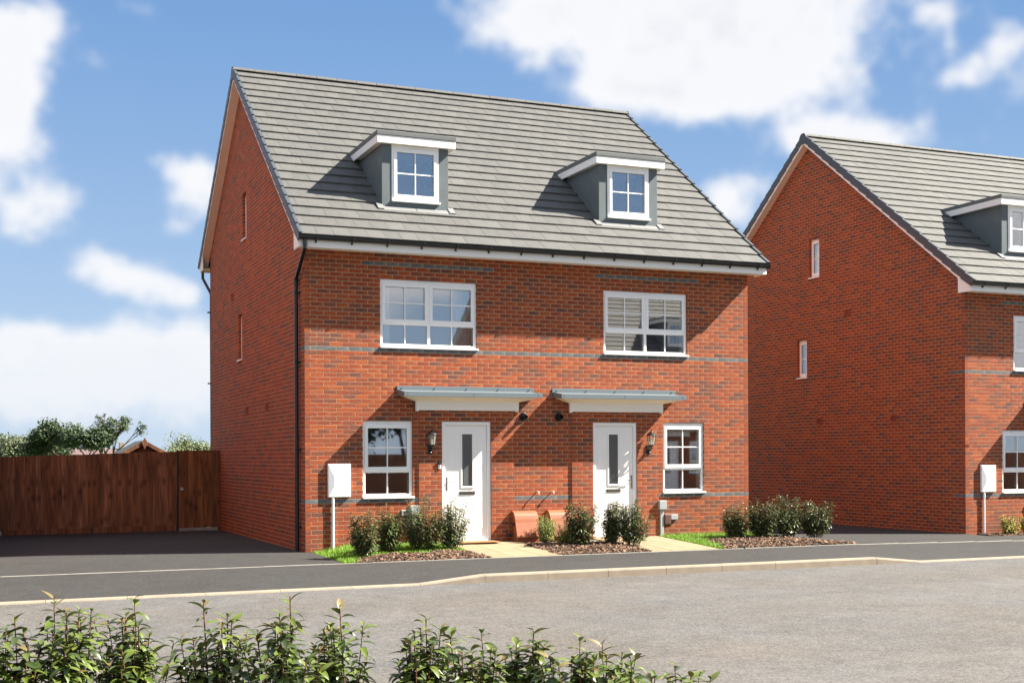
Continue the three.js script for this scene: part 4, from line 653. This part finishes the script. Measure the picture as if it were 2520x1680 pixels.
// the row of shrubs on the near side of the road: leaves one by one
{
  const LC = [[0.075, 0.115, 0.022], [0.095, 0.14, 0.024], [0.052, 0.085, 0.022], [0.115, 0.16, 0.027], [0.14, 0.18, 0.03], [0.055, 0.078, 0.028]], mats = LC.map((c) => leafMat(c, 0.34, 0.22)), tipMat = leafMat([0.17, 0.13, 0.04], 0.4, 0.2), youngMat = leafMat([0.13, 0.165, 0.035], 0.38, 0.25);
  const variants = [[0.35, 0.35], [0.6, 0.25], [0.85, 0.4], [0.2, 0.3], [0.5, 0.55]].map(([droop, fold]) => {
    const P = [], c = [], l = [], rr = [], N = 6;               // unit leaf: from the origin along +z, edges along x
    for (let i = 0; i <= N; i++) { const t = i / N, w = 0.185 * Math.pow(Math.sin(Math.PI * Math.pow(t, 0.85)), 0.85), y = -droop * t * t * 0.8 + 0.12 * t; c.push([0, y, t * (1 - 0.15 * droop * t)]); l.push([w, y + fold * w, c[i][2]]); rr.push([-w, y + fold * w, c[i][2]]); }
    for (let i = 0; i < N; i++) { const T = (a, b, d) => P.push(...a, ...b, ...d); T(c[i], l[i], l[i + 1]); T(c[i], l[i + 1], c[i + 1]); T(c[i], c[i + 1], rr[i + 1]); T(c[i], rr[i + 1], rr[i]); }
    let g = new THREE.BufferGeometry(); g.setAttribute('position', new THREE.Float32BufferAttribute(P, 3)); g = mergeVertices(g, 1e-4); g.computeVertexNormals(); return g;
  });
  const rows = [[-4.98, 15.06, 0.879, 0.34, 'leafy foreground shrub at the left edge of the picture'], [-4.76, 14.93, 0.952, 0.36, 'tall leafy foreground shrub, second from the left edge'], [-4.42, 14.75, 0.90, 0.40, 'leafy foreground shrub left of the gap that shows the road'],
    [-4.09, 15.21, 0.914, 0.30, 'narrow foreground shrub right of the gap that shows the road'], [-3.82, 15.43, 0.95, 0.34, 'foreground shrub with one bare-stemmed shoot rising highest'], [-3.50, 15.24, 0.872, 0.34, 'bushy foreground shrub below the kerb ramp'],
    [-3.16, 15.50, 0.822, 0.28, 'single slender foreground shrub with an orange tip, in the middle'], [-2.98, 15.79, 0.795, 0.28, 'low foreground shrub just right of the slender one'], [-2.66, 15.60, 0.75, 0.28, 'low foreground shrub with two forked shoots'], [-2.54, 15.87, 0.742, 0.26, 'low foreground shrub with an upright thin shoot'], [-2.26, 15.65, 0.672, 0.28, 'low foreground shrub with a pale leaf at its tip'], [-2.21, 15.89, 0.62, 0.26, 'very low foreground shrub, second from the right end of the row'], [-1.97, 15.88, 0.585, 0.30, 'last and lowest foreground shrub at the right end of the row']];
  rows.forEach(([x, z, h, w0, lab], si) => {
    const w = w0 * 1.08;
    const t = thing('laurel_shrub', lab, 'shrub', [x, -0.06, z], 0, 'row of shrubs on the near side of the road'), r = rng(900 + si * 7), H = h + 0.06, single = [], low = [[], []];
    const n = 13 + (w * 24 | 0);
    for (let s = 0; s < n; s++) {
      const a = r() * 6.283, rr = Math.sqrt(r()) * w * 0.5, top = V(Math.cos(a) * rr, 0, Math.sin(a) * rr), hh = s === 0 ? H : H * (0.66 + 0.30 * r()) - 0.02, base = top.clone().multiplyScalar(0.3), lx = (r() - 0.5) * 0.05;
      if (s === 0) top.multiplyScalar(0.3);
      const at = (q) => base.clone().lerp(top, q).setY(hh * q).add(V(Math.sin(q * 4 + s) * 0.012 + lx * q * q, 0, Math.cos(q * 5 + s) * 0.012));
      obj('stem', tube([0, 0.3, 0.6, 0.85, 1].map((q) => at(q).toArray()), 0.0023 + 0.001 * r(), 10, 6), stemMat, t);
      const gap = 0.0125 + (s === 0 ? 0.004 : 0); let ang = r() * 6.28;
      for (let y = hh; y > 0.18; y -= gap * (0.75 + 0.5 * r())) {
        const q = y / hh, p = at(q); ang += 2.4 + (r() - 0.5) * 0.5;
        const up = lerp(0.05, 0.95, sstep(0.90, 1.0, q)) , L = (0.070 + 0.034 * r()) * (q > 0.985 ? 0.6 : 1);
        single.push({ p, ang, tilt: Math.atan(up) - 0.25 + 0.3 * r(), L, roll: (r() - 0.5) * 0.7, tip: q > 0.965, young: q > 0.86, y: p.y });
      }
    }
    const vis = single.filter((q) => q.y > 0.40 - 0.06 * 0), order = vis.slice().sort((p, q) => q.y - p.y), keep = new Set(order.slice(0, 300));
    const m4 = new THREE.Matrix4(), e = new THREE.Euler(0, 0, 0, 'YXZ'), q4 = new THREE.Quaternion(), rest = [];
    for (const f of single) {
      e.set(-f.tilt, f.ang, f.roll); q4.setFromEuler(e);
      if (keep.has(f)) { const m = mesh('leaf', variants[(r() * 5) | 0], f.tip && r() < 0.3 ? tipMat : f.young && r() < 0.4 ? youngMat : mats[(r() * 6) | 0], t); m.position.copy(f.p); m.quaternion.copy(q4); m.scale.setScalar(f.L); }
      else { m4.compose(f.p, q4, V(f.L, f.L, f.L)); rest.push(m4.clone()); }
    }
    const im = new THREE.InstancedMesh(variants[1], leafMat([1, 1, 1], 0.36, 0.2), rest.length), cc = new THREE.Color(); rest.forEach((m, i) => { im.setMatrixAt(i, m); im.setColorAt(i, cc.setRGB(...LC[(r() * 6) | 0])); }); im.name = 'lower_foliage'; im.userData.kind = 'stuff'; t.add(im);
  });
}

// trees behind the fence and the green across the road
function tree(pos, label, o) {
  const t = thing(o.name || 'tree', label, 'tree', pos, 0, o.group), r = rng(o.seed), limbs = [], P = [], C = [], tips = [];
  const grow = (p, d, L, rad, lv) => {
    const q = p.clone().addScaledVector(d, L); limbs.push(rod(p.toArray(), q.toArray(), rad, 6, rad * 0.65)); if (lv >= o.levels) { tips.push([q, d]); return; } if (lv >= o.levels - 1) tips.push([q, d]);
    const n = 2 + (r() < 0.6 ? 1 : 0); for (let i = 0; i < n; i++) { const dd = d.clone().add(V((r() - 0.5) * o.spread, (r() - 0.35) * 0.55, (r() - 0.5) * o.spread)).add(V(o.wind || 0, 0, 0)).normalize(); grow(q, dd, L * (0.66 + 0.22 * r()), rad * 0.62, lv + 1); }
  };
  grow(V(0, 0, 0), V(o.lean || 0, 1, 0).normalize(), o.h * 0.3, o.h * 0.028, 0);
  for (const [q, d] of tips) {
    if (o.bare && q.x > o.bare && r() < 0.35) continue;
    const sparse = o.bare && q.x > o.bare ? 0.4 : 1, n = Math.round(o.leaves * sparse), rad = o.clump * (0.6 + 0.6 * r()) * (sparse < 1 ? 0.6 : 1);
    for (let i = 0; i < n; i++) {
      const c = V(r() - 0.5, (r() - 0.5) * 0.75, r() - 0.5).normalize().multiplyScalar(rad * Math.cbrt(r())).add(q), dd = rndDir(r, (r() - 0.6)), k = o.cols[(r() * o.cols.length) | 0], v = 0.75 + 0.5 * r();
      pushLeaf(P, C, c, dd, dd.clone().cross(UPV).normalize(), o.leaf * (0.7 + 0.6 * r()), o.leaf * 0.34, 0.4, 0.2, [k[0] * v, k[1] * v, k[2] * v]);
    }
  }
  obj('trunk', limbs, woodyMat, t); const cr = obj('crown', foliage(P, C), FOLM, t); return t;
}
const TG = [[0.040, 0.075, 0.022], [0.055, 0.095, 0.028], [0.030, 0.058, 0.020], [0.07, 0.11, 0.035]], TP = [[0.16, 0.20, 0.08], [0.20, 0.24, 0.11], [0.11, 0.16, 0.055], [0.24, 0.26, 0.15]];
tree([0.1, -0.4, -52.6], 'dark green tree with dense crown left of the shed', { seed: 3, h: 4.2, levels: 5, spread: 2.0, wind: -0.12, leaves: 100, clump: 0.55, leaf: 0.16, cols: TG, name: 'broadleaf_tree' });
tree([1.35, -0.4, -52.0], 'sparse wind-bent tree with bare twigs behind the shed', { seed: 12, h: 4.5, levels: 5, spread: 1.05, wind: 0.10, bare: -9, leaves: 20, clump: 0.26, leaf: 0.14, cols: TG, name: 'broadleaf_tree' });
for (const [x, z, h, s, lab] of [[-4.9, -82, 4.6, 31, 'distant rounded tree at the left edge above the fence'], [-2.8, -79, 4.2, 32, 'distant grey green tree second from the left edge'], [-0.6, -80, 4.0, 33, 'distant dark tree at the foot of the dense tree']]) tree([x, -0.4, z], lab, { seed: s, h, levels: 4, spread: 2.4, leaves: 190, clump: 0.95, leaf: 0.18, cols: s === 32 ? TP.map((c) => [c[0] * 0.7, c[1] * 0.7, c[2] * 0.8]) : TG, group: 'distant trees behind the fence', name: 'distant_tree' });
tree([1.95, -0.4, -24.6], 'pale green bush above the gate beside the gable', { seed: 61, h: 2.75, levels: 4, spread: 1.7, leaves: 170, clump: 0.42, leaf: 0.075, cols: TP, name: 'pale_bush' });
for (const [x, z, h, s, lab] of [[6.6, 26.5, 4.6, 41, 'bushy tree across the road, left of the mirrored house'], [10.4, 26.5, 5.0, 42, 'bushy tree across the road, nearest the mirrored house'], [26.5, 25.5, 4.6, 43, 'bushy tree across the road, right of the mirrored house']]) tree([x, -0.06, z], lab, { seed: s, h, levels: 4, spread: 2.2, leaves: 170, clump: 1.1, leaf: 0.17, cols: TG, group: 'trees across the road', name: 'roadside_tree' });

renderer.render(scene, camera);
